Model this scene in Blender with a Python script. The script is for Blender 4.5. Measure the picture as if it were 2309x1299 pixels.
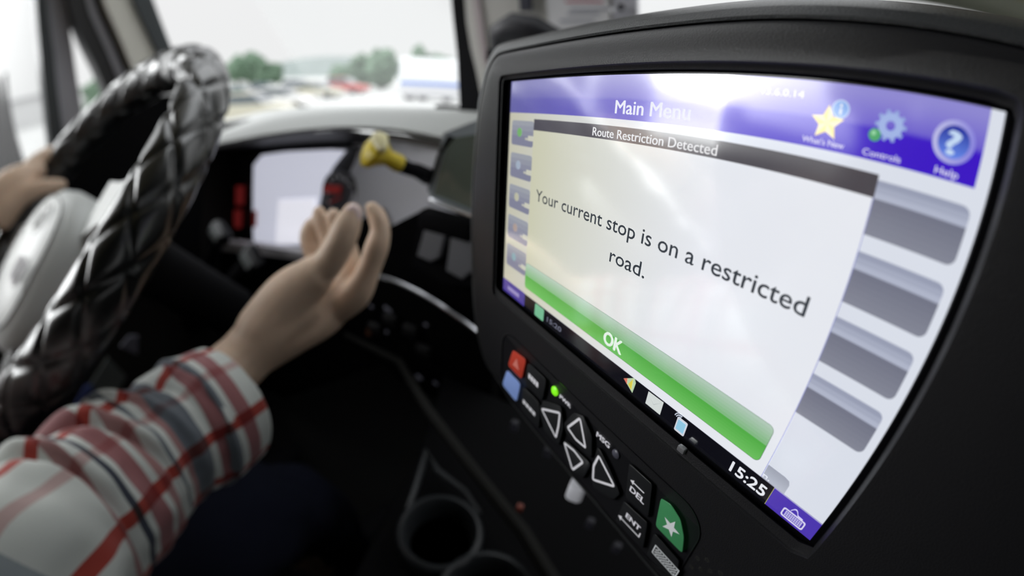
import bpy, bmesh, math, random
from math import sin, cos, pi, radians, sqrt
from mathutils import Vector, Matrix, noise

for o in list(bpy.data.objects):
    bpy.data.objects.remove(o)
SC = bpy.context.scene
COL = SC.collection
random.seed(7)

# ------------------------------------------------------------------ camera (fisheye lens)
CZ = 2.3                                    # camera height over the road
F_PX, K_TH = 910.9486, 0.0750071            # fisheye r = f*th*(1+k*th^2), pixels at 2309 wide
SW = 23.6
PXMM = 2309.0 / SW
# rows: cab right, cab forward, up, each written in camera axes
M = Matrix(((0.9001917297454498, -0.28923792941435256, 0.32557068184442206),
            (0.42242448900691193, 0.39815624007367073, -0.8142660250665299),
            (0.10588862, 0.87052457, 0.48059814)))
cam_d = bpy.data.cameras.new('camera')
cam = bpy.data.objects.new('camera', cam_d)
COL.objects.link(cam)
cam_d.type = 'PANO'
cam_d.panorama_type = 'FISHEYE_LENS_POLYNOMIAL'
cam_d.sensor_width = SW
cam_d.sensor_height = SW * 1299 / 2309
cam_d.sensor_fit = 'HORIZONTAL'
cam_d.fisheye_fov = radians(200)
cam_d.lens = 10.5
def _r2th(r):
    t = r / F_PX
    for _ in range(30):
        t -= (F_PX * t * (1 + K_TH * t * t) - r) / (F_PX * (1 + 3 * K_TH * t * t))
    return t
def _fit_poly():                            # theta as a polynomial of r (mm), least squares
    import numpy as np
    r = np.linspace(0, 1450, 300)
    th = np.array([_r2th(a) for a in r])
    rm = r / PXMM
    A = np.stack([rm, rm**2, rm**3, rm**4], 1)
    c, *_ = np.linalg.lstsq(A, th, rcond=None)
    return [0.0] + [float(a) for a in c]
KK = _fit_poly()
cam_d.fisheye_polynomial_k0 = -KK[0]
cam_d.fisheye_polynomial_k1 = -KK[1]
cam_d.fisheye_polynomial_k2 = -KK[2]
cam_d.fisheye_polynomial_k3 = -KK[3]
cam_d.fisheye_polynomial_k4 = -KK[4]
cam_d.clip_start = 0.005
cam_d.clip_end = 2000
cam.matrix_world = Matrix.Translation((0, 0, CZ)) @ M.to_4x4()
cam_d.dof.use_dof = True
cam_d.dof.focus_distance = 0.152
cam_d.dof.aperture_fstop = 3.1
SC.camera = cam

# ------------------------------------------------------------------ light: overcast sky, exposure
SC.view_settings.view_transform = 'Standard'
SC.view_settings.look = 'None'
SC.view_settings.exposure = 0.0
SC.view_settings.gamma = 1.0
SC.view_settings.use_curve_mapping = False
world = bpy.data.worlds.new('overcast_sky')
SC.world = world
world.use_nodes = True
wn = world.node_tree
wn.nodes.clear()
w_out = wn.nodes.new('ShaderNodeOutputWorld')
w_bg = wn.nodes.new('ShaderNodeBackground')
w_tc = wn.nodes.new('ShaderNodeTexCoord')
w_sep = wn.nodes.new('ShaderNodeSeparateXYZ')
w_ramp = wn.nodes.new('ShaderNodeValToRGB')
w_ramp.color_ramp.elements[0].position = 0.0
w_ramp.color_ramp.elements[0].color = (0.90, 0.91, 0.91, 1)
w_ramp.color_ramp.elements[1].position = 0.30
w_ramp.color_ramp.elements[1].color = (0.92, 0.92, 0.93, 1)
_e = w_ramp.color_ramp.elements.new(0.62)      # an overcast sky is brightest overhead
_e.color = (2.3, 2.32, 2.36, 1)
_e = w_ramp.color_ramp.elements.new(1.0)
_e.color = (3.4, 3.5, 3.6, 1)
wn.links.new(w_tc.outputs['Generated'], w_sep.inputs[0])
wn.links.new(w_sep.outputs['Z'], w_ramp.inputs[0])
wn.links.new(w_ramp.outputs[0], w_bg.inputs['Color'])
w_bg.inputs['Strength'].default_value = 0.95
w_dot = wn.nodes.new('ShaderNodeVectorMath'); w_dot.operation = 'DOT_PRODUCT'      # sun glow in the cloud, behind the driver's shoulder
_az, _el = radians(-117), radians(16)
w_dot.inputs[1].default_value = (sin(_az) * cos(_el), cos(_az) * cos(_el), sin(_el))
w_nrm = wn.nodes.new('ShaderNodeVectorMath'); w_nrm.operation = 'NORMALIZE'
w_mx = wn.nodes.new('ShaderNodeMath'); w_mx.operation = 'MAXIMUM'; w_mx.inputs[1].default_value = 0.0
w_pw = wn.nodes.new('ShaderNodeMath'); w_pw.operation = 'POWER'; w_pw.inputs[1].default_value = 24.0
w_sc = wn.nodes.new('ShaderNodeVectorMath'); w_sc.operation = 'SCALE'; w_sc.inputs[0].default_value = (17.0, 17.1, 17.3)
w_ad = wn.nodes.new('ShaderNodeVectorMath'); w_ad.operation = 'ADD'
wn.links.new(w_tc.outputs['Generated'], w_nrm.inputs[0]); wn.links.new(w_nrm.outputs[0], w_dot.inputs[0]); wn.links.new(w_dot.outputs['Value'], w_mx.inputs[0])
wn.links.new(w_mx.outputs[0], w_pw.inputs[0]); wn.links.new(w_pw.outputs[0], w_sc.inputs['Scale'])
wn.links.new(w_sc.outputs[0], w_ad.inputs[0]); wn.links.new(w_ramp.outputs[0], w_ad.inputs[1]); wn.links.new(w_ad.outputs[0], w_bg.inputs['Color'])
wn.links.new(w_bg.outputs[0], w_out.inputs[0])

# ------------------------------------------------------------------ helpers
def ray(px, py):
    """direction in the cab's axes through a point of the photograph"""
    dx, dy = px - 1154.5, py - 649.5
    r = math.hypot(dx, dy) + 1e-9
    th = _r2th(r)
    c = Vector((sin(th) * dx / r, -sin(th) * dy / r, -cos(th)))
    return M @ c
def A(px, py, d):                            # point at distance d from the lens
    return ray(px, py) * d
def AY(px, py, y):                           # ... in the upright plane y
    v = ray(px, py); return v * (y / v.y)
def AX(px, py, x):
    v = ray(px, py); return v * (x / v.x)
def AZ(px, py, z):
    v = ray(px, py); return v * (z / v.z)
def V(*a): return Vector(a)
def s2l(c):
    c /= 255.0
    return c / 12.92 if c <= 0.04045 else ((c + 0.055) / 1.055) ** 2.4
def rgb(r, g, b): return (s2l(r), s2l(g), s2l(b), 1)

MATS = {}
def mat(name, col, rough=0.5, metal=0.0, bump=0.0, bscale=400.0, spec=0.5, emit=0.0, var=0.0, coat=0.0, sss=0.0, ecol=None, bdist=0.001):
    if name in MATS: return MATS[name]
    m = bpy.data.materials.new(name); m.use_nodes = True
    nt = m.node_tree; b = nt.nodes['Principled BSDF']
    b.inputs['Base Color'].default_value = col
    b.inputs['Roughness'].default_value = rough
    b.inputs['Metallic'].default_value = metal
    b.inputs['Specular IOR Level'].default_value = spec
    b.inputs['Coat Weight'].default_value = coat
    if emit:
        b.inputs['Emission Color'].default_value = ecol or col
        b.inputs['Emission Strength'].default_value = emit
    if sss:
        b.inputs['Subsurface Weight'].default_value = sss
        b.inputs['Subsurface Radius'].default_value = (0.012, 0.005, 0.003)
    tc = nt.nodes.new('ShaderNodeTexCoord')
    if bump:
        n = nt.nodes.new('ShaderNodeTexNoise'); n.inputs['Scale'].default_value = bscale; n.inputs['Detail'].default_value = 4
        nt.links.new(tc.outputs['Object'], n.inputs['Vector'])
        bp = nt.nodes.new('ShaderNodeBump'); bp.inputs['Strength'].default_value = bump; bp.inputs['Distance'].default_value = bdist
        nt.links.new(n.outputs['Fac'], bp.inputs['Height']); nt.links.new(bp.outputs[0], b.inputs['Normal'])
    if var:
        n2 = nt.nodes.new('ShaderNodeTexNoise'); n2.inputs['Scale'].default_value = bscale * 0.12; n2.inputs['Detail'].default_value = 5
        nt.links.new(tc.outputs['Object'], n2.inputs['Vector'])
        r = nt.nodes.new('ShaderNodeValToRGB')
        r.color_ramp.elements[0].position = 0.3; r.color_ramp.elements[1].position = 0.7
        r.color_ramp.elements[0].color = tuple(c * (1 - var) for c in col[:3]) + (1,)
        r.color_ramp.elements[1].color = tuple(min(1, c * (1 + var)) for c in col[:3]) + (1,)
        nt.links.new(n2.outputs['Fac'], r.inputs[0]); nt.links.new(r.outputs[0], b.inputs['Base Color'])
    MATS[name] = m
    return m

class MB:
    """collects shapes (camera-relative coordinates) into one mesh"""
    def __init__(s): s.v = []; s.f = []; s.mi = []; s.mats = []; s.uv = {}
    def m(s, material):
        if material not in s.mats: s.mats.append(material)
        return s.mats.index(material)
    def add(s, vs, fs, material):
        k = len(s.v); i = s.m(material)
        s.v += [Vector(p) for p in vs]
        for f in fs: s.f.append(tuple(a + k for a in f)); s.mi.append(i)
        return k
    def box(s, c, half, material, ax=None, bev=0.0):
        ax = ax or (V(1, 0, 0), V(0, 1, 0), V(0, 0, 1)); c = Vector(c)
        hx, hy, hz = half
        b = min(bev, hx * .9, hy * .9, hz * .9)
        if b <= 0:
            vs = [c + ax[0] * hx * x + ax[1] * hy * y + ax[2] * hz * z for x in (-1, 1) for y in (-1, 1) for z in (-1, 1)]
            s.add(vs, [(0, 1, 3, 2), (4, 6, 7, 5), (0, 4, 5, 1), (2, 3, 7, 6), (0, 2, 6, 4), (1, 5, 7, 3)], material); return
        rings = []
        for (dz, ins) in ((-hz, b), (-hz + b * .3, b * .3), (-hz + b, 0), (hz - b, 0), (hz - b * .3, b * .3), (hz, b)):
            rings.append([c + ax[0] * x + ax[1] * y + ax[2] * dz for x, y in rrect(-hx + ins, -hy + ins, hx - ins, hy - ins, b, 3)])
        s.loft(rings, material, cap=True)
    def loft(s, rings, material, cap=False, closed=True, capend=None):
        n = len(rings[0]); vs = [p for r in rings for p in r]; fs = []
        for i in range(len(rings) - 1):
            for j in range(n if closed else n - 1):
                j2 = (j + 1) % n
                fs.append((i * n + j, i * n + j2, (i + 1) * n + j2, (i + 1) * n + j))
        if cap: fs.append(tuple(range(n - 1, -1, -1))); fs.append(tuple((len(rings) - 1) * n + j for j in range(n)))
        if capend == 'last': fs.append(tuple((len(rings) - 1) * n + j for j in range(n)))
        if capend == 'first': fs.append(tuple(range(n - 1, -1, -1)))
        s.add(vs, fs, material)
    def tube(s, pts, rad, material, n=12, cap=True, flat=1.0, up=None, close=False):
        pts = [Vector(p) for p in pts]
        if not isinstance(rad, (list, tuple)): rad = [rad] * len(pts)
        rings = []; ref = up or V(0, 0, 1)
        for i, p in enumerate(pts):
            if close: t = pts[(i + 1) % len(pts)] - pts[i - 1]
            else: t = pts[min(i + 1, len(pts) - 1)] - pts[max(i - 1, 0)]
            t.normalize()
            a = t.cross(ref)
            if a.length < 1e-3: a = t.cross(V(1, 0, 0))
            a.normalize(); b = a.cross(t)
            if up is None: ref = b
            rings.append([p + a * cos(2 * pi * k / n) * rad[i] + b * sin(2 * pi * k / n) * rad[i] * flat for k in range(n)])
        if close: rings.append(rings[0]); cap = False
        s.loft(rings, material, cap=cap)
    def disc(s, c, nrm, r, material, n=32, r2=None, sx=1.0, up=None):
        nrm = Vector(nrm).normalized(); a = (up or V(0, 0, 1)).cross(nrm)
        if a.length < 1e-3: a = V(1, 0, 0)
        a.normalize(); b = nrm.cross(a); c = Vector(c)
        o = [c + a * r * sx * cos(2 * pi * k / n) + b * r * sin(2 * pi * k / n) for k in range(n)]
        if r2 is None: s.add(o, [tuple(range(n))], material)
        else:
            i = [c + a * r2 * sx * cos(2 * pi * k / n) + b * r2 * sin(2 * pi * k / n) for k in range(n)]
            s.loft([i, o], material)
    def lathe(s, c, axis, prof, material, n=24, up=None, sx=1.0):
        axis = Vector(axis).normalized(); a = (up or V(0, 0, 1)).cross(axis)
        if a.length < 1e-3: a = V(1, 0, 0).cross(axis)
        a.normalize(); b = axis.cross(a); c = Vector(c)
        s.loft([[c + axis * h + a * r * sx * cos(2 * pi * k / n) + b * r * sin(2 * pi * k / n) for k in range(n)] for r, h in prof], material, cap=True)
    def ellipsoid(s, c, rad, material, ax=None, n=16, m=10, amp=0.0, freq=3.0, seed=0):
        ax = ax or (V(1, 0, 0), V(0, 1, 0), V(0, 0, 1)); c = Vector(c); rings = []
        for i in range(1, m):
            th = pi * i / m; ring = []
            for k in range(n):
                ph = 2 * pi * k / n
                d = V(sin(th) * cos(ph), sin(th) * sin(ph), cos(th))
                q = 1 + (amp * noise.noise(d * freq + V(seed, seed * 1.7, 0)) if amp else 0)
                ring.append(c + (ax[0] * d.x * rad[0] + ax[1] * d.y * rad[1] + ax[2] * d.z * rad[2]) * q)
            rings.append(ring)
        s.loft(rings, material, cap=True)
    def poly(s, pts, material): s.add(pts, [tuple(range(len(pts)))], material)
    def build(s, name, parent=None, smooth=True, weld=False, sharp=35, origin=None):
        me = bpy.data.meshes.new(name)
        lo = [min(p[i] for p in s.v) for i in range(3)]; hi = [max(p[i] for p in s.v) for i in range(3)]
        org = Vector(origin) if origin is not None else V((lo[0] + hi[0]) / 2, (lo[1] + hi[1]) / 2, lo[2])
        me.from_pydata([p - org for p in s.v], [], s.f)
        for m_ in s.mats: me.materials.append(m_)
        me.polygons.foreach_set('material_index', s.mi)
        bm = bmesh.new(); bm.from_mesh(me)
        if weld: bmesh.ops.remove_doubles(bm, verts=bm.verts, dist=1e-6)
        bmesh.ops.recalc_face_normals(bm, faces=bm.faces)
        bm.to_mesh(me); bm.free()
        if smooth:
            me.polygons.foreach_set('use_smooth', [True] * len(me.polygons))
            me.set_sharp_from_angle(angle=radians(sharp))
        me.update()
        o = bpy.data.objects.new(name, me); COL.objects.link(o)
        place(o, org, parent)
        return o
def place(o, org, parent=None):
    w = Vector(org) + V(0, 0, CZ)
    o['_w'] = list(w)
    if parent is not None:
        o.parent = parent
        o.location = w - Vector(parent['_w'])
    else: o.location = w
def tag(o, label=None, cat=None, group=None, kind=None):
    if label: o['label'] = label
    if cat: o['category'] = cat
    if group: o['group'] = group
    if kind: o['kind'] = kind
    return o
def thing(name, loc, label, cat, group=None):
    o = bpy.data.objects.new(name, None); COL.objects.link(o); o.empty_display_size = .05
    place(o, loc); return tag(o, label, cat, group)
def copy_tree(o, parent=None):
    c = o.copy(); COL.objects.link(c); c.parent = parent
    for ch in list(o.children): copy_tree(ch, c)
    return c
def rrect(x0, y0, x1, y1, r, n=4):
    out = []
    for cx, cy, a0 in ((x1 - r, y0 + r, -90), (x1 - r, y1 - r, 0), (x0 + r, y1 - r, 90), (x0 + r, y0 + r, 180)):
        for k in range(n + 1):
            a = radians(a0 + 90 * k / n); out.append((cx + r * cos(a), cy + r * sin(a)))
    return out
def text_mesh(body, bold=0.0, align='LEFT'):
    cu = bpy.data.curves.new('txt', 'FONT'); cu.body = body; cu.size = 1; cu.resolution_u = 3; cu.offset = bold; cu.align_x = align
    cu.space_line = 1.0
    o = bpy.data.objects.new('txt', cu); COL.objects.link(o)
    dg = bpy.context.evaluated_depsgraph_get(); dg.update()
    me = bpy.data.meshes.new_from_object(o.evaluated_get(dg))
    vs = [v.co.copy() for v in me.vertices]; fs = [tuple(p.vertices) for p in me.polygons]
    bpy.data.objects.remove(o); bpy.data.curves.remove(cu); bpy.data.meshes.remove(me)
    x0 = min(v.x for v in vs); x1 = max(v.x for v in vs)
    return vs, fs, x0, x1
CAPH = 0.729        # cap height of the built-in font at size 1

# ------------------------------------------------------------------ materials
PLAST = mat('black_textured_plastic', (0.016, 0.016, 0.018, 1), 0.42, bump=0.35, bscale=1800, bdist=0.0004)
SHELL = mat('casing_shell_plastic', (0.052, 0.055, 0.057, 1), 0.40, bump=0.5, bscale=1500, bdist=0.0006)
PSMOOTH = mat('smooth_black_plastic', (0.012, 0.012, 0.014, 1), 0.3)
RUBBER = mat('key_rubber', (0.012, 0.013, 0.015, 1), 0.5, bump=0.1, bscale=2500, bdist=0.0002)
BLACK = mat('matt_black', (0.004, 0.004, 0.005, 1), 0.8, spec=.1)
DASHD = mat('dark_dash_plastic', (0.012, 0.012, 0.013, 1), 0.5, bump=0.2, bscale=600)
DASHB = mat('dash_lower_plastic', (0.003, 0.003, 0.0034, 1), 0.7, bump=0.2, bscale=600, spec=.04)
DASHG = mat('grey_dash_panel', (0.55, 0.55, 0.60, 1), 0.38, bump=0.1, bscale=500)
PALE = mat('pale_dash_top', (0.34, 0.35, 0.34, 1), 0.6, bump=0.3, bscale=300)
CHROME = mat('brushed_chrome', (0.75, 0.75, 0.78, 1), 0.22, metal=1.0)
LEG = mat('key_legend', (0.60, 0.59, 0.62, 1), 0.5, emit=0.32, ecol=(0.8, 0.8, 0.85, 1))
LEATHER = mat('glossy_black_leather', (0.006, 0.007, 0.007, 1), 0.33, bump=0.05, bscale=300, bdist=0.0004, spec=.7, coat=0.35)
STITCH = mat('stitching', (0.05, 0.055, 0.05, 1), 0.6)
HUBG = mat('hub_grey_plastic', (0.62, 0.64, 0.63, 1), 0.45, bump=0.1, bscale=800)
HUBD = mat('hub_dark_plastic', (0.006, 0.006, 0.007, 1), 0.5, spec=.3)
SKIN = mat('skin', (0.68, 0.50, 0.37, 1), 0.5, bump=0.15, bscale=260, sss=0.15, var=0.12)
NAIL = mat('fingernail', (0.85, 0.66, 0.64, 1), 0.25, coat=0.3)
NAVY = mat('navy_denim', (0.004, 0.005, 0.011, 1), 0.95, bump=0.4, bscale=900, spec=.1)
HAIR = mat('dark_hair', (0.03, 0.02, 0.015, 1), 0.6)
YELLOW = mat('yellow_knob_plastic', (0.80, 0.62, 0.05, 1), 0.35)
YELTIP = mat('pale_yellow_plastic', (0.80, 0.74, 0.42, 1), 0.35)  # paler yellow for the upper lobe of the knob
CREAM = mat('cream_trim', (0.62, 0.61, 0.55, 1), 0.6, bump=0.1, bscale=200)
GREYTRIM = mat('grey_trim', (0.33, 0.33, 0.36, 1), 0.55)
DARKTRIM = mat('dark_grey_trim', (0.035, 0.042, 0.045, 1), 0.5)
TAN = mat('tan_headliner', (0.42, 0.36, 0.20, 1), 0.9, bump=0.4, bscale=500)
DOORB = mat('dark_door_panel', (0.012, 0.011, 0.010, 1), 0.8, bump=0.2, bscale=300, spec=.15)
PAPER = mat('paper', (0.78, 0.78, 0.80, 1), 0.8)
CARPET = mat('dark_carpet', (0.005, 0.005, 0.005, 1), 0.95, bump=0.6, bscale=900, spec=.1)
SEATF = mat('seat_fabric', (0.03, 0.03, 0.034, 1), 0.9, bump=0.4, bscale=900)

# ================================================================== NAVIGATION TERMINAL
W = 0.19                                     # width of the lit display, metres
RS = Matrix(((0.4797324382048962, 0.04290402786264488, -0.8763652389994807),
             (-0.378929781855873, 0.9109874416707098, -0.16283151273885832),
             (0.7913715992857693, 0.41019644746307327, 0.4532878404854924)))
MS = M @ RS
EU = MS @ V(1, 0, 0); EV = -(MS @ V(0, 1, 0)); EN = MS @ V(0, 0, 1)
SO = (M @ V(-0.001051937778205145, 0.5494672217296396, -1.0030811050993518)) * W
CU, CV, CW = -SO.dot(EU) / W, -SO.dot(EV) / W, -SO.dot(EN) / W
def S(u, v, w=0.0): return SO + (EU * u + EV * v + EN * w) * W
def pl(u, v, w=0.0):                          # a point seen at (u, v) on the glass but standing w off it
    k = (CW - w) / CW
    return S(CU + (u - CU) * k, CV + (v - CV) * k, w)
FAX = (EU, EV, EN)

def display_material():
    m = bpy.data.materials.new('lit_display'); m.use_nodes = True; nt = m.node_tree; nt.nodes.clear()
    out = nt.nodes.new('ShaderNodeOutputMaterial'); em = nt.nodes.new('ShaderNodeEmission'); at = nt.nodes.new('ShaderNodeAttribute')
    at.attribute_name = 'content'; em.inputs['Strength'].default_value = 0.93
    gl = nt.nodes.new('ShaderNodeBsdfGlossy'); gl.inputs['Roughness'].default_value = 0.11
    fr = nt.nodes.new('ShaderNodeFresnel'); fr.inputs['IOR'].default_value = 1.8
    mx = nt.nodes.new('ShaderNodeMixShader')
    ad = nt.nodes.new('ShaderNodeAddShader')
    nt.links.new(at.outputs['Color'], em.inputs['Color'])
    bl = nt.nodes.new('ShaderNodeBsdfDiffuse'); bl.inputs['Color'].default_value = (0.01, 0.01, 0.01, 1)
    nt.links.new(fr.outputs[0], mx.inputs[0]); nt.links.new(bl.outputs[0], mx.inputs[1]); nt.links.new(gl.outputs[0], mx.inputs[2])
    nt.links.new(em.outputs[0], ad.inputs[0]); nt.links.new(mx.outputs[0], ad.inputs[1]); nt.links.new(ad.outputs[0], out.inputs[0])
    return m
DISP = display_material()
class UI:
    """flat graphics on the display glass, coloured per vertex"""
    def __init__(s): s.v = []; s.f = []; s.c = []
    def poly(s, pts, lay, col):
        k = len(s.v)
        for (u, v) in pts:
            s.v.append(S(u, v, lay * 0.00022)); s.c.append(col(u, v) if callable(col) else col)
        s.f.append(tuple(range(k, k + len(pts))))
    def quad(s, u0, v0, u1, v1, lay, col, nu=1, nv=1):
        for i in range(nu):
            for j in range(nv):
                a, b = u0 + (u1 - u0) * i / nu, u0 + (u1 - u0) * (i + 1) / nu
                c, d = v0 + (v1 - v0) * j / nv, v0 + (v1 - v0) * (j + 1) / nv
                s.poly([(a, c), (b, c), (b, d), (a, d)], lay, col)
    def disc(s, u, v, r, lay, col, r2=None, n=28, a0=0, a1=360):
        P = [(u + r * cos(radians(a0 + (a1 - a0) * k / n)), v + r * sin(radians(a0 + (a1 - a0) * k / n))) for k in range(n + (0 if a1 - a0 == 360 and r2 is None else 1))]
        if r2 is None: s.poly(P, lay, col); return
        Q = [(u + (p[0] - u) * r2 / r, v + (p[1] - v) * r2 / r) for p in P]
        for k in range(len(P) - 1): s.poly([P[k], P[k + 1], Q[k + 1], Q[k]], lay, col)
    def text(s, body, u0, u1, vb, cap, lay, col, bold=0.0):
        vs, fs, x0, x1 = text_mesh(body)
        b = bold * cap * 1.6
        for dx, dy in (((0, 0),) if not bold else ((-b, 0), (b, 0), (0, b * .8), (0, -b * .8))):
            k = len(s.v)
            for q in vs:
                s.v.append(S(dx + u0 + (q.x - x0) / (x1 - x0) * (u1 - u0), dy + vb - q.y / CAPH * cap, (lay + dx * 9) * 0.00022)); s.c.append(col)
            s.f += [tuple(a + k for a in f) for f in fs]
    def build(s, name, parent):
        me = bpy.data.meshes.new(name)
        org = sum(s.v, Vector()) / len(s.v)
        me.from_pydata([p - org for p in s.v], [], s.f)
        ca = me.color_attributes.new('content', 'FLOAT_COLOR', 'POINT')
        for i, c in enumerate(s.c): ca.data[i].color = c
        me.materials.append(DISP)
        o = bpy.data.objects.new(name, me); COL.objects.link(o); place(o, org, parent); return o
def mixc(a, b, t):
    t = max(0, min(1, t)); return tuple(a[i] + (b[i] - a[i]) * t for i in range(3)) + (1,)
def rr_ui(u0, v0, u1, v1, r, n=4): return rrect(u0, v0, u1, v1, r, n)

term = thing('navigation_terminal', S(0.5, 0.7, -0.3), 'black in-cab navigation terminal with a lit route warning screen and keypad below it', 'terminal')

# casing outlines, as seen on the glass plane (u to the right, v downwards)
OUT = [(-.060, -.081), (.10, -.080), (.30, -.079), (.50, -.078), (.70, -.078), (.86, -.073), (1.0, -.066), (1.12, -.058), (1.20, -.035), (1.25, .03),
       (1.275, .2), (1.285, .4), (1.28, .6), (1.26, .8), (1.22, .93), (1.14, 1.0), (1.0, 1.02), (.9, 1.005), (.75, .997), (.6, .99), (.4, .988), (.2, .985),
       (.07, .982), (.013, .965), (-.05, .957), (-.11, .947), (-.155, .905), (-.19, .845), (-.212, .785), (-.228, .68), (-.238, .56), (-.240, .45), (-.236, .33), (-.222, .2), (-.200, .08),
       (-.182, .03), (-.161, -.020), (-.135, -.052), (-.105, -.072)]
def smooth_loop(P, sub=3):
    out = []; n = len(P)
    for i in range(n):
        p0, p1, p2, p3 = (Vector(P[(i + k) % n]) for k in (-1, 0, 1, 2))
        for j in range(sub):
            t = j / sub
            out.append(0.5 * ((2 * p1) + (p2 - p0) * t + (2 * p0 - 5 * p1 + 4 * p2 - p3) * t * t + (3 * p1 - p0 - 3 * p2 + p3) * t ** 3))
    return [(q.x, q.y) for q in out]
OUTS = smooth_loop(OUT, 3)
def offs(P, d, topd=None):
    n = len(P); out = []
    for i in range(n):
        a, b = Vector(P[i - 1]), Vector(P[(i + 1) % n]); t = (b - a).normalized(); nr = Vector((t.y, -t.x))
        q = d if topd is None else d + (topd - d) * max(0, -nr.y)
        out.append((P[i][0] + nr.x * q, P[i][1] + nr.y * q))
    return out
def inner_ring(u0, v0, u1, v1, r):           # same point count as OUTS, matched by angle
    cu_, cv_ = (u0 + u1) / 2, (v0 + v1) / 2; base = rrect(u0, v0, u1, v1, r, 12); out = []
    # dense resample of the rounded rectangle
    dense = []
    for i in range(len(base)):
        a, b = Vector(base[i]), Vector(base[(i + 1) % len(base)])
        m_ = max(1, int((b - a).length / 0.01))
        for k in range(m_): dense.append(a + (b - a) * k / m_)
    hw, hh = (u1 - u0) / 2, (v1 - v0) / 2
    ow, oh = 0.76, 0.54; oc = (0.52, 0.45)
    for p in OUTS:
        a = math.atan2((p[1] - oc[1]) / oh, (p[0] - oc[0]) / ow)
        best = min(dense, key=lambda q: abs(((math.atan2((q.y - cv_) / hh, (q.x - cu_) / hw) - a + pi) % (2 * pi)) - pi))
        out.append((best.x, best.y))
    return out
mb = MB()
R_open0 = inner_ring(-.050, -.006, 1.010, .622, .012)
R_open1 = inner_ring(-.052, -.008, 1.012, .626, .014)
R_pre = inner_ring(-.070, -.016, 1.014, .649, .018)
R_ridge = inner_ring(-.075, -.021, 1.018, .655, .02)
R_ridg2 = inner_ring(-.082, -.028, 1.026, .662, .025)
R_mid = inner_ring(-.130, -.050, 1.10, .715, .04)
L = [(R_open0, -.006), (R_open1, .013), (R_pre, .015), (R_ridge, .021), (R_ridg2, .021), (R_mid, .015), (offs(OUTS, -.018), .010), (offs(OUTS, -.006), .004), (offs(OUTS, -.001), -.004), (OUTS, -.016)]
L3 = [[pl(u, v, w) for u, v in r] for r, w in L]
mb.loft(L3[:2], BLACK); mb.loft(L3[1:], PLAST)
bez = mb.build('front_bezel', term, sharp=50)
mb = MB()
L = [(OUTS, -.016), (offs(OUTS, .002, .003), -.006), (offs(OUTS, .005, .008), -.004), (offs(OUTS, .010, .020), -.02), (offs(OUTS, .013, .027), -.06), (offs(OUTS, .013, .030), -.13), (offs(OUTS, .010, .029), -.22)]
rg = [[pl(u, v, w) for u, v in r] for r, w in L]
c0 = sum(rg[-1], Vector()) / len(rg[-1])
rg.append([c0 + (p - c0) * .9 - EN * W * .08 for p in rg[-1]]); rg.append([c0 + (p - c0) * .6 - EN * W * .2 for p in rg[-2]])
mb.loft(rg, SHELL, capend='last')
mb.build('rear_housing', term, sharp=50)
mb = MB()
mb.tube([S(.5, .45, -.45), S(.5, .50, -.75), AY(1500, 760, .47)], [.02, .018, .03], PSMOOTH, n=14)
mb.build('mounting_arm', term)
mb = MB()                                    # black glass border round the lit area
mb.loft([[S(u, v, -.002) for u, v in rrect(-.09, -.03, 1.05, .67, .01)], [S(u, v, -.002) for u, v in rrect(-.002, -.002, 1.002, .612, .004)]], mat('black_glass', (0.004, 0.004, 0.005, 1), 0.12))
mb.build('glass_border', term, smooth=False)
mb = MB()
mb.box(pl(.723, .634, .016), (.0016, .0012, .001), mat('grey_sensor', (0.18, 0.18, 0.19, 1), 0.4), FAX, .0004)
mb.build('light_sensor', term)

# ---- display content, with a left-side tint painted into the colours
WHT = rgb(236, 239, 245); WARM = rgb(214, 213, 190)
def paper_tint_c(u, v): return mixc(rgb(207, 207, 182), rgb(236, 239, 246), (u - .13) / .52 + (v - .3) * .15)  # warm grey left side imitates the oblique-view tint, put into the colour
def page_tint_c(u, v): return mixc(rgb(200, 198, 178), rgb(224, 229, 240), u / .6)  # same viewing-angle tint painted into the page background
def head_c(u, v):
    t = min(1, max(0, (v - .0) / .083))
    base = mixc(rgb(146, 140, 215), rgb(72, 28, 205), max(0, (t - .1) / .75)) if t < .55 else rgb(62, 22, 200)
    return mixc(rgb(112, 112, 165), base, (u + .1) / .75)  # header greyed towards the left, its washed-out look put into the colour
ui = UI()
ui.quad(0, 0, 1, .5665, 0, page_tint_c, 12, 4)
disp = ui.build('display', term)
ui = UI()
ui.quad(0, .0, .985, .083, 1, head_c, 14, 12)
ui.text('v3.6.0.14', .702, .766, .0235, .0095, 2, rgb(240, 240, 250), .012)
ui.text('Main Menu', .411, .585, .0725, .0260, 2, rgb(240, 242, 252), .010)
ui.text("What's New", .773, .829, .0775, .0075, 2, rgb(225, 222, 250), .012)
ui.text('Controls', .853, .899, .0785, .008, 2, rgb(225, 222, 250), .012)
ui.text('Help', .939, .965, .079, .0085, 2, rgb(225, 222, 250), .012)
def star(cu, cv, r, k=.42, rot=-90):
    return [(cu + (r if i % 2 == 0 else r * k) * cos(radians(rot + 36 * i)), cv + (r if i % 2 == 0 else r * k) * sin(radians(rot + 36 * i))) for i in range(10)]
for i in range(10):
    P = star(.802, .050, .0225, .48); ui.poly([(.802, .050), P[i], P[(i + 1) % 10]], 2, rgb(248, 226, 130) if i % 2 else rgb(255, 240, 185))
ui.disc(.817, .031, .0115, 3, rgb(120, 165, 230)); ui.disc(.817, .031, .0115, 4, rgb(190, 210, 245), .0095)
ui.quad(.8160, .0245, .8185, .0285, 4, WHT); ui.quad(.8160, .030, .8185, .0375, 4, WHT)
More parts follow.
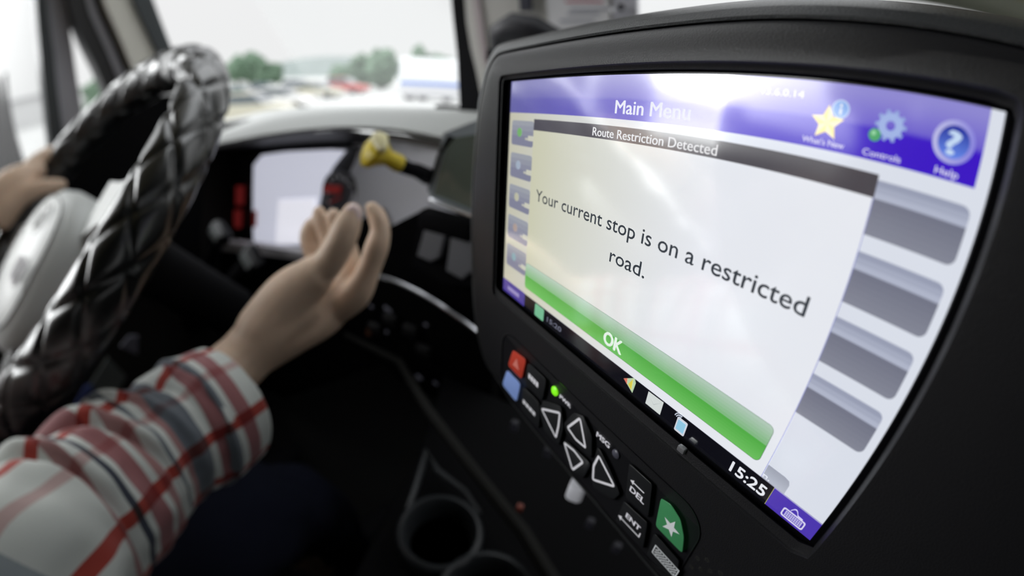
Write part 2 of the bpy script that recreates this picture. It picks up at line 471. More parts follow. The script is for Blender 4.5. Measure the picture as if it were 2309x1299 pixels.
for k in range(10):
    a = radians(36 * k); c_, s_ = cos(a), sin(a); cx_, cy_ = .880, .040
    ui.poly([(cx_ + .012 * c_ - .003 * s_, cy_ + .012 * s_ + .003 * c_), (cx_ + .0185 * c_ - .0022 * s_, cy_ + .0185 * s_ + .0022 * c_), (cx_ + .0185 * c_ + .0022 * s_, cy_ + .0185 * s_ - .0022 * c_), (cx_ + .012 * c_ + .003 * s_, cy_ + .012 * s_ - .003 * c_)], 2, rgb(150, 170, 225))
ui.disc(.880, .040, .0145, 3, rgb(165, 185, 235), .0055)
ui.disc(.8635, .0535, .0075, 4, rgb(80, 170, 110)); ui.disc(.8620, .0515, .003, 5, rgb(150, 215, 165))
ui.disc(.9525, .0425, .0235, 2, lambda u, v: mixc(rgb(190, 190, 235), rgb(140, 135, 225), (u - .93) / .045)); ui.disc(.9525, .0425, .0175, 3, lambda u, v: mixc(rgb(40, 50, 160), rgb(105, 140, 240), (v - .03) / .03))
ui.text('?', .9455, .9595, .0555, .0255, 4, rgb(200, 222, 250), .03)
ui.build('menu_header', disp)
ui = UI()                                    # message window
ui.quad(.1253, .0969, .8786, .1242, 3, lambda u, v: mixc(rgb(84, 82, 92), rgb(70, 66, 72), u), 6, 1)
ui.quad(.1253, .1242, .8786, .5665, 3, paper_tint_c, 14, 8)
ui.quad(.8776, .1242, .8786, .5665, 4, rgb(120, 125, 205))
ui.text('Route Restriction Detected', .351, .645, .1200, .0180, 4, rgb(246, 246, 248))
TXT = rgb(52, 58, 66)
ui.text('Your current stop is on a restricted', .155, .8375, .2972, .0305, 4, TXT, .008)
ui.text('road.', .4435, .541, .3592, .0305, 4, TXT, .008)
ui.build('message_window', disp)
ui = UI()                                    # green OK button
def gr_c(u, v): return mixc(rgb(182, 206, 190), rgb(128, 188, 128), (v - .474) / .036) if v < .5105 else mixc(rgb(84, 176, 72), rgb(112, 196, 98), (v - .511) / .036)
P = rrect(.1265, .4738, .8621, .5462, .010, 5)
def clip_v(P, v0, v1):
    out = []
    for sgn, lim in ((1, v0), (-1, v1)):
        Q = out if out else P; res = []
        for i in range(len(Q)):
            a, b = Q[i], Q[(i + 1) % len(Q)]; da, db = sgn * (a[1] - lim), sgn * (b[1] - lim)
            if da >= 0: res.append(a)
            if (da >= 0) != (db >= 0):
                t = da / (da - db); res.append((a[0] + (b[0] - a[0]) * t, a[1] + (b[1] - a[1]) * t))
        out = res
    return out
ui.poly(rrect(.1258, .4731, .8629, .5469, .0107, 5), 4, rgb(60, 90, 70))
for k in range(12):
    a, b = .4738 + .0724 * k / 12, .4738 + .0724 * (k + 1) / 12
    Q = clip_v(P, a, b); mid = (a + b) / 2
    if Q: ui.poly(Q, 5, gr_c(0, mid))
ui.text('OK', .4625, .519, .5385, .031, 6, rgb(236, 246, 238), .03)
ui.build('ok_button', disp)
rows = [(.103, .1683), (.1893, .2559), (.2766, .3429), (.3632, .4303)]
for (a, b) in rows:                           # list buttons showing right of the window
    ui = UI(); P = rrect(.30, a, .9883, b, .010, 5)
    for k in range(9):
        c, d = a + (b - a) * k / 9, a + (b - a) * (k + 1) / 9
        col = mixc(rgb(156, 162, 184), rgb(180, 186, 206), k / 2) if k < 3 else mixc(rgb(118, 121, 138), rgb(134, 137, 152), (k - 3) / 5)
        ui.poly(clip_v(P, c, d), 1, col)
    ui.build('list_button', disp)
rowsL = [(.103, .1683), (.1893, .2559), (.2766, .3429), (.3632, .4303), (.4505, .5165)]
icol = [rgb(120, 180, 110), rgb(165, 178, 196), rgb(190, 190, 168), rgb(176, 158, 150), rgb(138, 172, 180)]  # icon colours muted to imitate the wash over the left side
for i, (a, b) in enumerate(rowsL):            # their left ends, with small icons
    ui = UI(); P = rrect(.014, a, .1253, b, .008, 4)
    for k in range(5):
        c, d = a + (b - a) * k / 5, a + (b - a) * (k + 1) / 5
        ui.poly(clip_v(P, c, d), 1, mixc(rgb(158, 162, 172), rgb(132, 134, 156), k / 3))
    m_ = (a + b) / 2
    ui.disc(.056, m_ - .002, .012, 2, icol[i], n=12)
    ui.quad(.100, m_ + .004, .124, m_ + .017, 2, rgb(205, 205, 190))
    ui.quad(.086, m_ + .010, .100, m_ + .016, 2, rgb(190, 190, 180))
    ui.build('list_button', disp)
ui = UI()
ui.poly([(.879, .5375), (.912, .5375), (.921, .5395), (.9245, .546), (.9245, .5665), (.879, .5665)], 1, lambda u, v: mixc(rgb(160, 165, 180), rgb(190, 196, 210), (v - .537) / .03))
ui.text('n.', .8795, .893, .5650, .010, 2, rgb(225, 228, 238))
ui.build('list_button', disp)
ui = UI()                                    # bottom status bar
ui.quad(0, .5672, 1.0, .6075, 1, rgb(13, 13, 20)); ui.quad(0, .5665, 1.0, .5674, 2, rgb(150, 152, 170))
ui.text('15:25', .8235, .8975, .5995, .0225, 2, rgb(238, 240, 246), .018)
ui.poly([(.541, .585), (.569, .566), (.575, .575), (.572, .602)], 2, rgb(190, 215, 175)); ui.poly([(.541, .585), (.551, .578), (.553, .592)], 3, rgb(225, 120, 100)); ui.poly([(.556, .590), (.566, .570), (.568, .597)], 3, rgb(225, 210, 80))
ui.poly([(.611, .571), (.652, .570), (.652, .601), (.611, .601)], 2, rgb(216, 222, 220)); ui.poly([(.612, .572), (.6315, .589), (.651, .571), (.6315, .5905)], 3, rgb(170, 176, 178))
ui.poly(rrect(.6915, .5745, .7165, .607, .003, 3), 2, rgb(212, 216, 226)); ui.quad(.6945, .579, .7135, .602, 3, rgb(150, 205, 232))
for r in (.006, .010, .014): ui.disc(.697, .579, r, 3, rgb(200, 208, 225), r - .002, 8, 190, 290)
ui.poly(rrect(.185, .5705, .229, .606, .004, 3), 2, rgb(120, 190, 150))
ui.text('15:20', .246, .310, .5965, .014, 2, rgb(110, 112, 128), .01)
ui.build('status_bar', disp)
ui = UI()
ui.quad(.906, .5672, 1.0, .6075, 3, rgb(78, 56, 178), 1, 1); ui.quad(.906, .5672, .9068, .6075, 4, rgb(190, 190, 90)); ui.quad(.906, .5672, 1.0, .5680, 4, rgb(170, 165, 215))
kb = rrect(.936, .5855, .980, .6035, .004, 4); kbi = rrect(.9385, .588, .9775, .601, .003, 4)
for i in range(len(kb)): j = (i + 1) % len(kb); ui.poly([kb[i], kb[j], kbi[j], kbi[i]], 4, rgb(222, 218, 245))
for r_ in range(3):
    for c_ in range(9): ui.quad(.942 + c_ * .0037, .5895 + r_ * .0037, .9448 + c_ * .0037, .5922 + r_ * .0037, 4, rgb(200, 194, 235))
for k in range(12):
    t, t2 = k / 12, (k + 1) / 12
    f_ = lambda t: (.948 + .024 * t, .5850 - .008 * sin(pi * min(1, t * 1.7)) + .002 * max(0, t - .6))
    a, b = f_(t), f_(t2); ui.poly([a, b, (b[0], b[1] - .0022), (a[0], a[1] - .0022)], 4, rgb(215, 210, 242))
ui.build('keyboard_button', disp)
ui = UI()
ui.quad(0, .5665, .128, .6075, 3, rgb(72, 60, 150)); ui.quad(.03, .582, .098, .594, 4, rgb(150, 140, 195)); ui.build('menu_button', disp)

# ---- keypad
PADW = .012
mb = MB()
pp = rrect(.002, .735, .842, .990, .07, 8)
pq = [(u, v) for u, v in pp]
mb.loft([[pl(u, v, PADW) for u, v in pq]] + [[pl(u + (.42 - u) * .010, v + (.86 - v) * .02, PADW + .005) for u, v in pq]] + [[pl(u + (.42 - u) * .018, v + (.86 - v) * .045, PADW + .002) for u, v in pq]], PSMOOTH, capend='last')
pad = mb.build('keypad', term)
def qpts(P, r=.18, n=3):                      # round the corners of a polygon
    out = []; m_ = len(P)
    for i in range(m_):
        a, b, c = Vector(P[i - 1]), Vector(P[i]), Vector(P[(i + 1) % m_]); p, q = b + (a - b) * r, b + (c - b) * r
        for k in range(n + 1):
            t = k / n; out.append(tuple(p * (1 - t) ** 2 + b * 2 * t * (1 - t) + q * t * t))
    return out
def key(P, material, h=.014, r=.18, legend=None, name='key', lab=None, ins=.06):
    Q = qpts(P, r); cx_ = sum(p[0] for p in Q) / len(Q); cy_ = sum(p[1] for p in Q) / len(Q)
    sh = lambda s_: [(u + (cx_ - u) * s_, v + (cy_ - v) * s_) for u, v in Q]
    mb = MB()
    mb.loft([[pl(u, v, w) for u, v in q] for q, w in ((sh(0), PADW - .003), (sh(0), PADW + h * .75), (sh(ins * .4), PADW + h * .95), (sh(ins), PADW + h))], material, capend='last')
    o = mb.build(name, pad)
    if lab: o['label'] = lab
    if legend:
        mb = MB(); legend(mb, PADW + h + .0008); mb.build('legend', o, smooth=False)
    return o
def strokes(P, wid, closed=True):             # outline of constant width, list of quads
    def fn(mb, w):
        n = len(P); 
        outp, inp = [], []
        for i in range(n):
            a, b, c = Vector(P[i - 1]), Vector(P[i]), Vector(P[(i + 1) % n]); t1 = (b - a).normalized(); t2 = (c - b).normalized()
            n1 = Vector((t1.y, -t1.x)); n2 = Vector((t2.y, -t2.x)); m_ = (n1 + n2); m_ = m_ / max(.35, m_.length_squared) * 2
            m_ = m_ * (wid / 2)
            outp.append(b + m_); inp.append(b - m_)
        for i in range(n):
            j = (i + 1) % n
            mb.poly([pl(outp[i].x, outp[i].y, w), pl(outp[j].x, outp[j].y, w), pl(inp[j].x, inp[j].y, w), pl(inp[i].x, inp[i].y, w)], LEG)
    return fn
def put_text(mb, body, u0, u1, vb, cap, w, material=LEG, bold=.02, slope=0.0):
    vs, fs, x0, x1 = text_mesh(body)
    for dx, dy in ((0, 0), (bold * .05, 0), (-bold * .05, 0), (0, bold * .04)): mb.add([pl(dx + u0 + (q.x - x0) / (x1 - x0) * (u1 - u0), dy + vb - q.y / CAPH * cap + slope * (q.x - x0) / (x1 - x0), w) for q in vs], fs, material)
REDK = mat('red_key', rgb(196, 66, 48), 0.45, emit=.12); REDL = mat('light_red_print', rgb(222, 130, 118), 0.5, emit=.12)
BLUEK = mat('blue_key', rgb(134, 160, 220), 0.45, emit=.18); GREENK = mat('green_key', rgb(70, 148, 96), 0.45, emit=.12)
WHITEK = mat('white_print', rgb(228, 232, 235), 0.5, emit=.15)
def red_leg(mb, w): mb.poly([pl(*p, w) for p in ((.105, .800), (.122, .835), (.080, .840))], REDL)
key([(.079, .783), (.160, .770), (.142, .858), (.052, .861)], REDK, legend=red_leg, lab='red key with a pale triangle')
key([(.046, .882), (.139, .876), (.120, .968), (.018, .965)], BLUEK, lab='plain light blue key')
def bars(u0, u1, v, h, n=4):
    def fn(mb, w):
        for i in range(n):
            a = u0 + (u1 - u0) * i / n; b = a + (u1 - u0) / n * .78
            mb.poly([pl(*p, w) for p in ((a, v), (b, v), (b, v + h), (a, v + h))], LEG)
    return fn
key([(.168, .775), (.272, .770), (.262, .855), (.160, .860)], RUBBER, legend=bars(.178, .236, .808, .018))
key([(.150, .876), (.252, .872), (.262, .968), (.150, .970)], RUBBER, legend=bars(.158, .236, .925, .014))
TL_ = [(.264, .886), (.292, .855), (.346, .833), (.350, .880), (.345, .925), (.305, .913)]
key([(.268, .846), (.350, .805), (.374, .870), (.366, .945), (.290, .952), (.250, .895)], RUBBER, legend=strokes(qpts([(.262, .884), (.348, .832), (.350, .880), (.346, .928)], .1), .007))
key([(.372, .850), (.405, .785), (.440, .768), (.484, .800), (.502, .872), (.388, .876)], RUBBER, legend=strokes(qpts([(.430, .785), (.389, .852), (.429, .862), (.470, .856)], .1), .007))
key([(.382, .900), (.504, .886), (.488, .960), (.440, .985), (.396, .955)], RUBBER, legend=strokes(qpts([(.386, .914), (.430, .904), (.472, .910), (.439, .974)], .1), .007))
key([(.510, .812), (.560, .838), (.618, .884), (.604, .925), (.530, .958), (.508, .900)], RUBBER, legend=strokes(qpts([(.521, .839), (.594, .880), (.521, .930), (.512, .885)], .1), .007))
def del_leg(mb, w):
    put_text(mb, 'DEL', .639, .687, .846, .018, w)
    mb.poly([pl(*p, w) for p in ((.641, .8135), (.678, .8130), (.678, .8165), (.641, .8170))], LEG)
    mb.poly([pl(*p, w) for p in ((.632, .8155), (.643, .8075), (.643, .8225))], LEG)
key([(.614, .774), (.690, .771), (.712, .868), (.636, .878)], RUBBER, legend=del_leg, r=.08)
def ent_leg(mb, w):
    put_text(mb, 'ENT', .654, .704, .934, .018, w)
    mb.poly([pl(*p, w) for p in ((.640, .952), (.711, .950), (.711, .9535), (.640, .9555))], LEG)
    mb.poly([pl(*p, w) for p in ((.632, .954), (.644, .945), (.644, .962))], LEG); mb.poly([pl(*p, w) for p in ((.7075, .936), (.711, .936), (.711, .951), (.7075, .951))], LEG)
key([(.634, .892), (.716, .884), (.734, .972), (.632, .982)], RUBBER, legend=ent_leg, r=.08)
def star_leg(mb, w):
    P = star(.7705, .834, .026, .40, -82)
    for i in range(10): mb.poly([pl(.7705, .834, w), pl(*P[i], w), pl(*P[(i + 1) % 10], w)], WHITEK)
key([(.721, .784), (.748, .776), (.783, .790), (.808, .825), (.823, .871), (.780, .871), (.737, .870), (.729, .83)], GREENK, legend=star_leg, r=.2, lab='green key with a white star')
def kb_leg(mb, w):
    put_pl = lambda P, m_: mb.poly([pl(*p, w) for p in P], m_)
    for a, b in (((.757, .922), (.838, .925)), ((.757, .952), (.836, .955))): put_pl([(a[0], a[1]), (b[0], b[1]), (b[0], b[1] + .003), (a[0], a[1] + .003)], WHITEK)
    put_pl([(.757, .922), (.760, .922), (.760, .955), (.757, .955)], WHITEK); put_pl([(.835, .925), (.838, .925), (.838, .958), (.835, .958)], WHITEK)
    for i in range(16):
        for j in range(5):
            if (i + j) % 2: 
                u, v = .763 + i * .0044, .928 + j * .0046 + i * .00015; put_pl([(u, v), (u + .004, v), (u + .004, v + .0042), (u, v + .0042)], WHITEK)
key([(.742, .892), (.826, .898), (.846, .972), (.750, .978)], RUBBER, legend=kb_leg, r=.08, lab='black key with a keyboard pictogram')
mb = MB(); mb.lathe(pl(.316, .7775, PADW + .003), EN, [(.0026, 0), (.0026, .0006), (.0018, .0012), (.0003, .0014)], mat('green_led', rgb(120, 220, 30), .3, emit=.9), n=16); mb.build('power_light', pad)['label'] = 'lit green power light'
mb = MB(); mb.lathe(pl(.572, .7835, PADW + .003), EN, [(.0022, 0), (.0022, .0005), (.0015, .001), (.0003, .0012)], mat('grey_led', (0.10, 0.10, 0.13, 1), .3), n=16); mb.build('message_light', pad)['label'] = 'unlit grey message light'
mb = MB(); put_text(mb, 'PWR', .338, .387, .785, .013, PADW + .0035); mb.build('legend', pad, smooth=False)
mb = MB(); put_text(mb, 'MSG', .498, .546, .789, .016, PADW + .0035); mb.build('legend', pad, smooth=False)
# speaker holes
mb = MB(); HOLE = mat('speaker_hole', (0.002, 0.002, 0.002, 1), .9); RIMM = mat('hole_rim', (0.05, 0.05, 0.045, 1), .25)
for i in range(-2, 9):
    for j in range(-2, 9):
        u = .893 + (i - 2) * .0185 + (j - 2) * .0; v = .845 + (j - 2) * .0185
        if (i + j) % 2 or math.hypot(u - .93, v - .85) > .095: continue
        c = pl(u, v, .0135)
        mb.disc(c, EN, .00075, HOLE, 10); mb.disc(c - EN * .00005, EN, .00105, RIMM, 10, r2=.00075)
mb.build('speaker_grille', term, smooth=False)

# ================================================================== CAB SETTING
def struct(mb, name, smooth=True, **k): return tag(mb.build(name, None, smooth, **k), kind='structure')
XL = -1.08                                    # inside of the driver's door
mb = MB(); mb.box((0, -.25, -1.03), (1.15, 1.25, .03), CARPET); struct(mb, 'floor', False)
mb = MB(); mb.loft([[V(x, y, .62 + .02 * cos(x * 2)) for x in (-1.12, -.6, 0, .6, 1.12)] for y in (-1.5, -.6, .0, .26)] , TAN, closed=False)
mb.loft([[V(x, y, .68) for x in (-1.12, 1.12)] for y in (-1.5, .26)], TAN, closed=False); struct(mb, 'ceiling')
mb = MB(); mb.box((0, -1.5, -.2), (1.15, .03, .86), DOORB); struct(mb, 'wall_back', False)
mb = MB(); mb.box((.46, -.15, .41), (.62, .62, .025), DASHD, bev=.01); mb.box((.46, .45, .46), (.62, .02, .07), DASHD, bev=.01); tag(mb.build('overhead_light_blocker', None), 'unseen dark slab added under the roof to block overhead sky light', 'light blocker')  # added out of view to keep overhead sky light off the terminal
# driver's side: door below the sill, a wide side window, then the pillars in front of it
SILL = -.125
mb = MB()
mb.box((XL - .03, -.05, (-1.0 + SILL) / 2), (.03, .93, (SILL + 1.0) / 2), DOORB, bev=.012)
mb.box((XL - .03, -1.28, -.2), (.03, .27, .86), DOORB)
mb.box((XL - .03, -.1, .55), (.03, .95, .12), GREYTRIM)
struct(mb, 'wall_left')
mb = MB(); mb.box((1.11, -.25, -.48), (.03, 1.2, .54), DOORB); mb.box((1.11, -1.2, .2), (.03, .30, .46), DOORB); struct(mb, 'wall_right', False)
mb = MB(); mb.box((0, .90, -.62), (1.12, .03, .42), BLACK); struct(mb, 'wall_front', False)

def glass_mat(tint=.93):
    m = bpy.data.materials.new('window_glass'); m.use_nodes = True; nt = m.node_tree; nt.nodes.clear()
    out = nt.nodes.new('ShaderNodeOutputMaterial'); tr = nt.nodes.new('ShaderNodeBsdfTransparent'); tr.inputs[0].default_value = (tint, tint * 1.01, tint * 1.005, 1)
    df = nt.nodes.new('ShaderNodeBsdfTranslucent'); df.inputs[0].default_value = (.9, .9, .9, 1)
    gl = nt.nodes.new('ShaderNodeBsdfGlossy'); gl.inputs['Roughness'].default_value = .02
    lw = nt.nodes.new('ShaderNodeFresnel'); lw.inputs['IOR'].default_value = 1.06
    m1 = nt.nodes.new('ShaderNodeMixShader'); m1.inputs[0].default_value = .10
    m2 = nt.nodes.new('ShaderNodeMixShader')
    nt.links.new(tr.outputs[0], m1.inputs[1]); nt.links.new(df.outputs[0], m1.inputs[2])
    nt.links.new(lw.outputs[0], m2.inputs[0]); nt.links.new(m1.outputs[0], m2.inputs[1]); nt.links.new(gl.outputs[0], m2.inputs[2]); nt.links.new(m2.outputs[0], out.inputs[0])
    return m
GLASS = glass_mat()
mb = MB()                                     # windshield, raked back
mb.loft([[V(x, y0 + (1 - (x / 1.05) ** 2) * .10, z) for x in [-1.05 + 2.1 * i / 12 for i in range(13)]] for y0, z in ((.93, -.16), (.27, .66))], GLASS, closed=False)
struct(mb, 'window_1')
mb = MB(); mb.loft([[V(XL - .03, y, z) for y in (-1.0, .13)] for z in (SILL, .45)], glass_mat(.78), closed=False); struct(mb, 'window_2')
# pillars: each traced where it stands, in the plane of the door, with real thickness
def run_up(mb, P, a, b, v, material):         # the piece goes on up to the roof
    t = [i for i, p in enumerate(P) if p[1] == -60]
    if len(t) == 2:
        i, j = t; q = [a[i], a[j], b[j], b[i]]; mb.loft([q, [p + v for p in q]], material, cap=True)
def slab(mb, P, material, x, th):             # P: photo points, laid into the plane x, thickness th outwards
    a = [AX(px, py, x) for px, py in P]; b = [p + V(-th, 0, 0) for p in a]
    mb.loft([a, b], material, cap=True); run_up(mb, P, a, b, V(0, -.17, .36), material)
mb = MB()
slab(mb, [(78, -60), (100, -60), (122, 120), (148, 330), (152, 375), (122, 375), (104, 240), (90, 110)], DARKTRIM, XL + .02, .07)
slab(mb, [(100, -60), (146, -60), (166, 120), (184, 240), (206, 370), (152, 375), (146, 320), (122, 120)], GREYTRIM, XL + .01, .06)
struct(mb, 'trim_1', False)
mb = MB()
slab(mb, [(140, -60), (180, -60), (203, 30), (243, 120), (290, 230), (270, 260), (244, 215), (216, 150), (186, 90), (164, 40)], DASHD, -1.03, .06)
slab(mb, [(180, -60), (192, -60), (215, 20), (250, 95), (300, 205), (290, 232), (243, 120), (203, 30)], GREYTRIM, -1.025, .05)
slab(mb, [(192, -60), (220, -60), (238, 10), (275, 90), (322, 190), (300, 208), (250, 95), (215, 20)], DASHD, -1.03, .06)
struct(mb, 'trim_2', False)
mb = MB()
slab(mb, [(216, -60), (282, -60), (305, 10), (338, 80), (372, 150), (384, 210), (322, 205), (275, 95), (238, 10)], CREAM, -1.0, .05)
slab(mb, [(282, -60), (320, -60), (346, 0), (372, 70), (398, 135), (420, 200), (384, 212), (372, 150), (336, 78), (303, 8)], DARKTRIM, -.99, .06)
struct(mb, 'trim_3', False)
# windshield post with cream trim beside it, seen behind the terminal
def panel(mb, P, y, th, material):
    a = [AY(px, py, y) for px, py in P]; b = [p + V(0, th, 0) for p in a]; mb.loft([a, b], material, cap=True)
    if y > .69: run_up(mb, P, a, b, V(.02, -.20, .46), material)
mb = MB()
panel(mb, [(1012, -60), (1046, -60), (1052, 60), (1062, 120), (1080, 160), (1105, 200), (1105, 330), (1032, 285), (1036, 240), (1030, 120), (1020, 30)], .74, .04, BLACK)
struct(mb, 'trim_4', False)
mb = MB()
panel(mb, [(1044, -60), (1375, -60), (1382, 12), (1380, 110), (1180, 210), (1085, 215), (1075, 165), (1062, 110), (1052, 50)], .72, .015, mat('cream_pillar_cover', (0.50, 0.49, 0.46, 1), .55))
panel(mb, [(1062, -40), (1075, -40), (1090, 60), (1100, 140), (1092, 150), (1078, 90)], .715, .006, mat('pinkish_grey_trim', (0.40, 0.34, 0.35, 1), .55))
panel(mb, [(1375, -60), (1432, -60), (1437, 0), (1438, 90), (1382, 110), (1381, 12)], .715, .02, DASHG)
struct(mb, 'trim_5', False)
t = thing('notice_sheet', AY(1310, 40, .712), 'white notice sheet with red and grey lines on the cream post cover', 'paper')
mb = MB(); panel(mb, [(1225, -40), (1370, -40), (1376, 60), (1240, 75)], .712, .002, PAPER); mb.build('sheet', t, False)
mb = MB()
REDI = mat('red_ink', rgb(190, 110, 125), .8); GREYI = mat('grey_ink', rgb(170, 172, 182), .8)
for (a, b, y, m_) in ((1262, 1330, -12, REDI), (1275, 1360, 1, REDI), (1285, 1372, 18, GREYI), (1280, 1350, 28, GREYI), (1262, 1340, 44, GREYI)):
    panel(mb, [(a, y), (b, y), (b, y + 5), (a, y + 5)], .7105, .001, m_)
mb.build('printed_lines', t, False)
mb = MB(); panel(mb, [(1166, -60), (1192, -60), (1196, 22), (1172, 24)], .700, .012, mat('slate_strap', (0.03, 0.032, 0.05, 1), .7)); tag(mb.build('strap', None, False), 'narrow slate strap hanging down the cream post cover', 'strap')
c = AY(1172, 82, .66)
t = thing('grab_handle', c, 'black rounded grab handle on the cream post behind the terminal', 'handle')
mb = MB(); mb.tube([AY(1128, 110, .66), AY(1132, 78, .65), AY(1160, 64, .64), AY(1205, 70, .64), AY(1250, 92, .65), AY(1265, 130, .66)], [.018, .024, .026, .024, .021, .018], mat('slate_rubber', (0.012, 0.012, 0.018, 1), .5, bump=.2), n=16)
mb.build('grip', t)
mb = MB(); mb.box(AY(1130, 128, .69), (.016, .03, .012), BLACK, bev=.004); mb.build('mounting_foot', t); mb = MB(); mb.box(AY(1262, 140, .69), (.016, .03, .012), BLACK, bev=.004); mb.build('mounting_foot', t)
mb = MB(); mb.tube([AY(1378, 22, .705), AY(1381, 22, .700)], .004, CHROME, n=10); mb.tube([AY(1398, 16, .708), AY(1400, 16, .698)], .006, CHROME, n=12); tag(mb.build('screw', None), 'small bright screw head on the grey strip right of the notice', 'screw')
# tan header above the terminal at the right
mb = MB(); R0 = [AY(px, py, .62) for px, py in ((1930, -8), (2080, 8), (2200, 32), (2300, 62), (2420, 105), (2520, 160))]
mb.loft([R0, [p + V(0, -.015, .012) for p in R0], [p + V(0.02, -.02, .035) for p in R0]], mat('pale_green_edge', (.42, .44, .34, 1), .6), closed=False)
mb.loft([[p + V(0.02, -.02, .035) for p in R0], [p + V(.02, -.05, .3) for p in R0], [p + V(.0, .2, .4) for p in R0]], TAN, closed=False)
struct(mb, 'trim_6')

# ================================================================== DASHBOARD
dash = thing('dashboard', (-.3, .6, -.9), 'dark truck dashboard with a pale top and a deep gauge recess', 'dashboard')
def curve_pts(pts, f, sub=6):                 # photo points -> Catmull curve in space
    P = [f(*p) for p in pts]; out = []
    for i in range(len(P) - 1):
        p0, p1, p2, p3 = P[max(i - 1, 0)], P[i], P[i + 1], P[min(i + 2, len(P) - 1)]
        for j in range(sub):
            t = j / sub; out.append(0.5 * ((2 * p1) + (p2 - p0) * t + (2 * p0 - 5 * p1 + 4 * p2 - p3) * t * t + (3 * p1 - p0 - 3 * p2 + p3) * t ** 3))
    out.append(P[-1]); return out
def resample(P, n):
    L_ = [0]
    for i in range(1, len(P)): L_.append(L_[-1] + (P[i] - P[i - 1]).length)
    out = []; j = 0
    for k in range(n):
        s_ = L_[-1] * k / (n - 1)
        while j < len(P) - 2 and L_[j + 1] < s_: j += 1
        t = (s_ - L_[j]) / max(1e-9, L_[j + 1] - L_[j]); out.append(P[j].lerp(P[j + 1], max(0, min(1, t))))
    return out
NP = 40
def YL(y): return lambda px, py: AY(px, py, y)
# the pale top runs from the windshield foot to a rolled lip over the gauges
back_ = resample(curve_pts([(395, 300), (520, 268), (620, 247), (760, 240), (900, 240), (1060, 246), (1250, 262)], YL(.84)), NP)
crest = resample(curve_pts([(395, 325), (520, 296), (620, 273), (760, 258), (900, 258), (1060, 268), (1250, 290)], YL(.50)), NP)
lip = resample(curve_pts([(395, 345), (520, 318), (620, 300), (760, 286), (900, 292), (1060, 322), (1250, 350)], YL(.465)), NP)
lip2 = resample(curve_pts([(395, 356), (520, 328), (620, 309), (760, 294), (900, 301), (1060, 332), (1250, 362)], YL(.475)), NP)
mb = MB(); mb.loft([back_, crest, lip, lip2], PALE, closed=False); mb.build('dash_top', dash, sharp=60)
mb = MB(); xe = -1.0; a = [AX(px, py, xe) for px, py in ((100, 440), (205, 332), (290, 262), (375, 214), (432, 215), (470, 330), (450, 600), (140, 620))]
mb.loft([a, [p + V(-.05, 0, 0) for p in a]], DASHB, cap=True); mb.build('dash_end', dash, False)
# hood soffit and recess walls (dark)
sof = resample(curve_pts([(395, 372), (500, 345), (620, 330), (760, 322), (830, 325)], YL(.56)), NP)
l2 = resample(curve_pts([(395, 356), (520, 328), (620, 309), (760, 294), (812, 296)], YL(.475)), NP)
mb = MB(); mb.loft([l2, sof], DASHD, closed=False)
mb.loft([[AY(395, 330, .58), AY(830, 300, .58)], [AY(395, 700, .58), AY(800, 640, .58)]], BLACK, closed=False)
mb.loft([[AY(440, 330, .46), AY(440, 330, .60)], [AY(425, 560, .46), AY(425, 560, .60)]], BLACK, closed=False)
mb.build('gauge_recess', dash)
# instrument cluster
CLY = .55
cl = MB(); P = [(520, 350), (810, 330), (775, 470), (720, 600), (520, 575)]
panel(cl, P, CLY + .01, .02, mat('gauge_face_dark', (.010, .010, .013, 1), .5))
clo = cl.build('instrument_cluster', dash, False)
DG = mat('gauge_glass_painted_reflection', (.62, .63, .68, 1), .25, emit=.74, ecol=rgb(214, 216, 232), coat=.6)  # glow stands in for sky reflected in the cluster glass
DG2 = mat('gauge_glass_painted_glare', (.8, .8, .84, 1), .25, emit=.85, ecol=rgb(236, 236, 246), coat=.6)  # brightest part of that reflection, also painted as glow
mb = MB(); panel(mb, [(572, 372), (590, 350), (640, 343), (745, 338), (778, 340), (748, 378), (728, 420), (716, 470), (700, 520), (680, 553), (572, 552)], CLY, .004, DG); d1 = mb.build('painted_glass_reflection', clo, False)
mb = MB(); panel(mb, [(628, 452), (712, 448), (700, 510), (676, 548), (622, 548)], CLY - .002, .001, DG2); mb.build('painted_glass_glare', d1, False)
REDLIT = mat('lit_red_marking', rgb(150, 45, 45), .5, emit=.22)
def gauge(cx_, cy_, r, name='gauge', reds=()):
    c = AY(cx_, cy_, CLY - .004); g = MB()
    g.lathe(c, (0, -1, 0), [(r * 1.08, -.006), (r * 1.08, .004), (r, .008), (r * .94, .001), (.001, 0)], mat('gauge_ring_grey', (.16, .16, .18, 1), .35), n=40); o = g.build(name, clo)
    g = MB(); g.disc(c + V(0, -.0015, 0), (0, -1, 0), r * .92, mat('gauge_face_grey', (.10, .10, .115, 1), .4), 36)
    for k in range(-6, 7):
        a = radians(90 + k * 22); u_ = V(cos(a), 0, sin(a)); s_ = V(-sin(a), 0, cos(a)) * .0012
        g.poly([c + V(0, -.002, 0) + u_ * r * .8 - s_, c + V(0, -.002, 0) + u_ * r * .8 + s_, c + V(0, -.002, 0) + u_ * r * .9 + s_, c + V(0, -.002, 0) + u_ * r * .9 - s_], LEG)
    g.build('dial', o, False)
    g = MB(); a = radians(205); g.box(c + V(cos(a), 0, sin(a)) * r * .35 + V(0, -.004, 0), (r * .4, .0008, .0015), REDLIT, (V(cos(a), 0, sin(a)), V(0, 1, 0), V(-sin(a), 0, cos(a)))); g.build('needle', o, False)
gauge(770, 445, .050)
mb = MB(); panel(mb, [(731, 417), (768, 420), (766, 437), (728, 434)], CLY - .012, .002, REDLIT); mb.build('warning_light', clo, False)
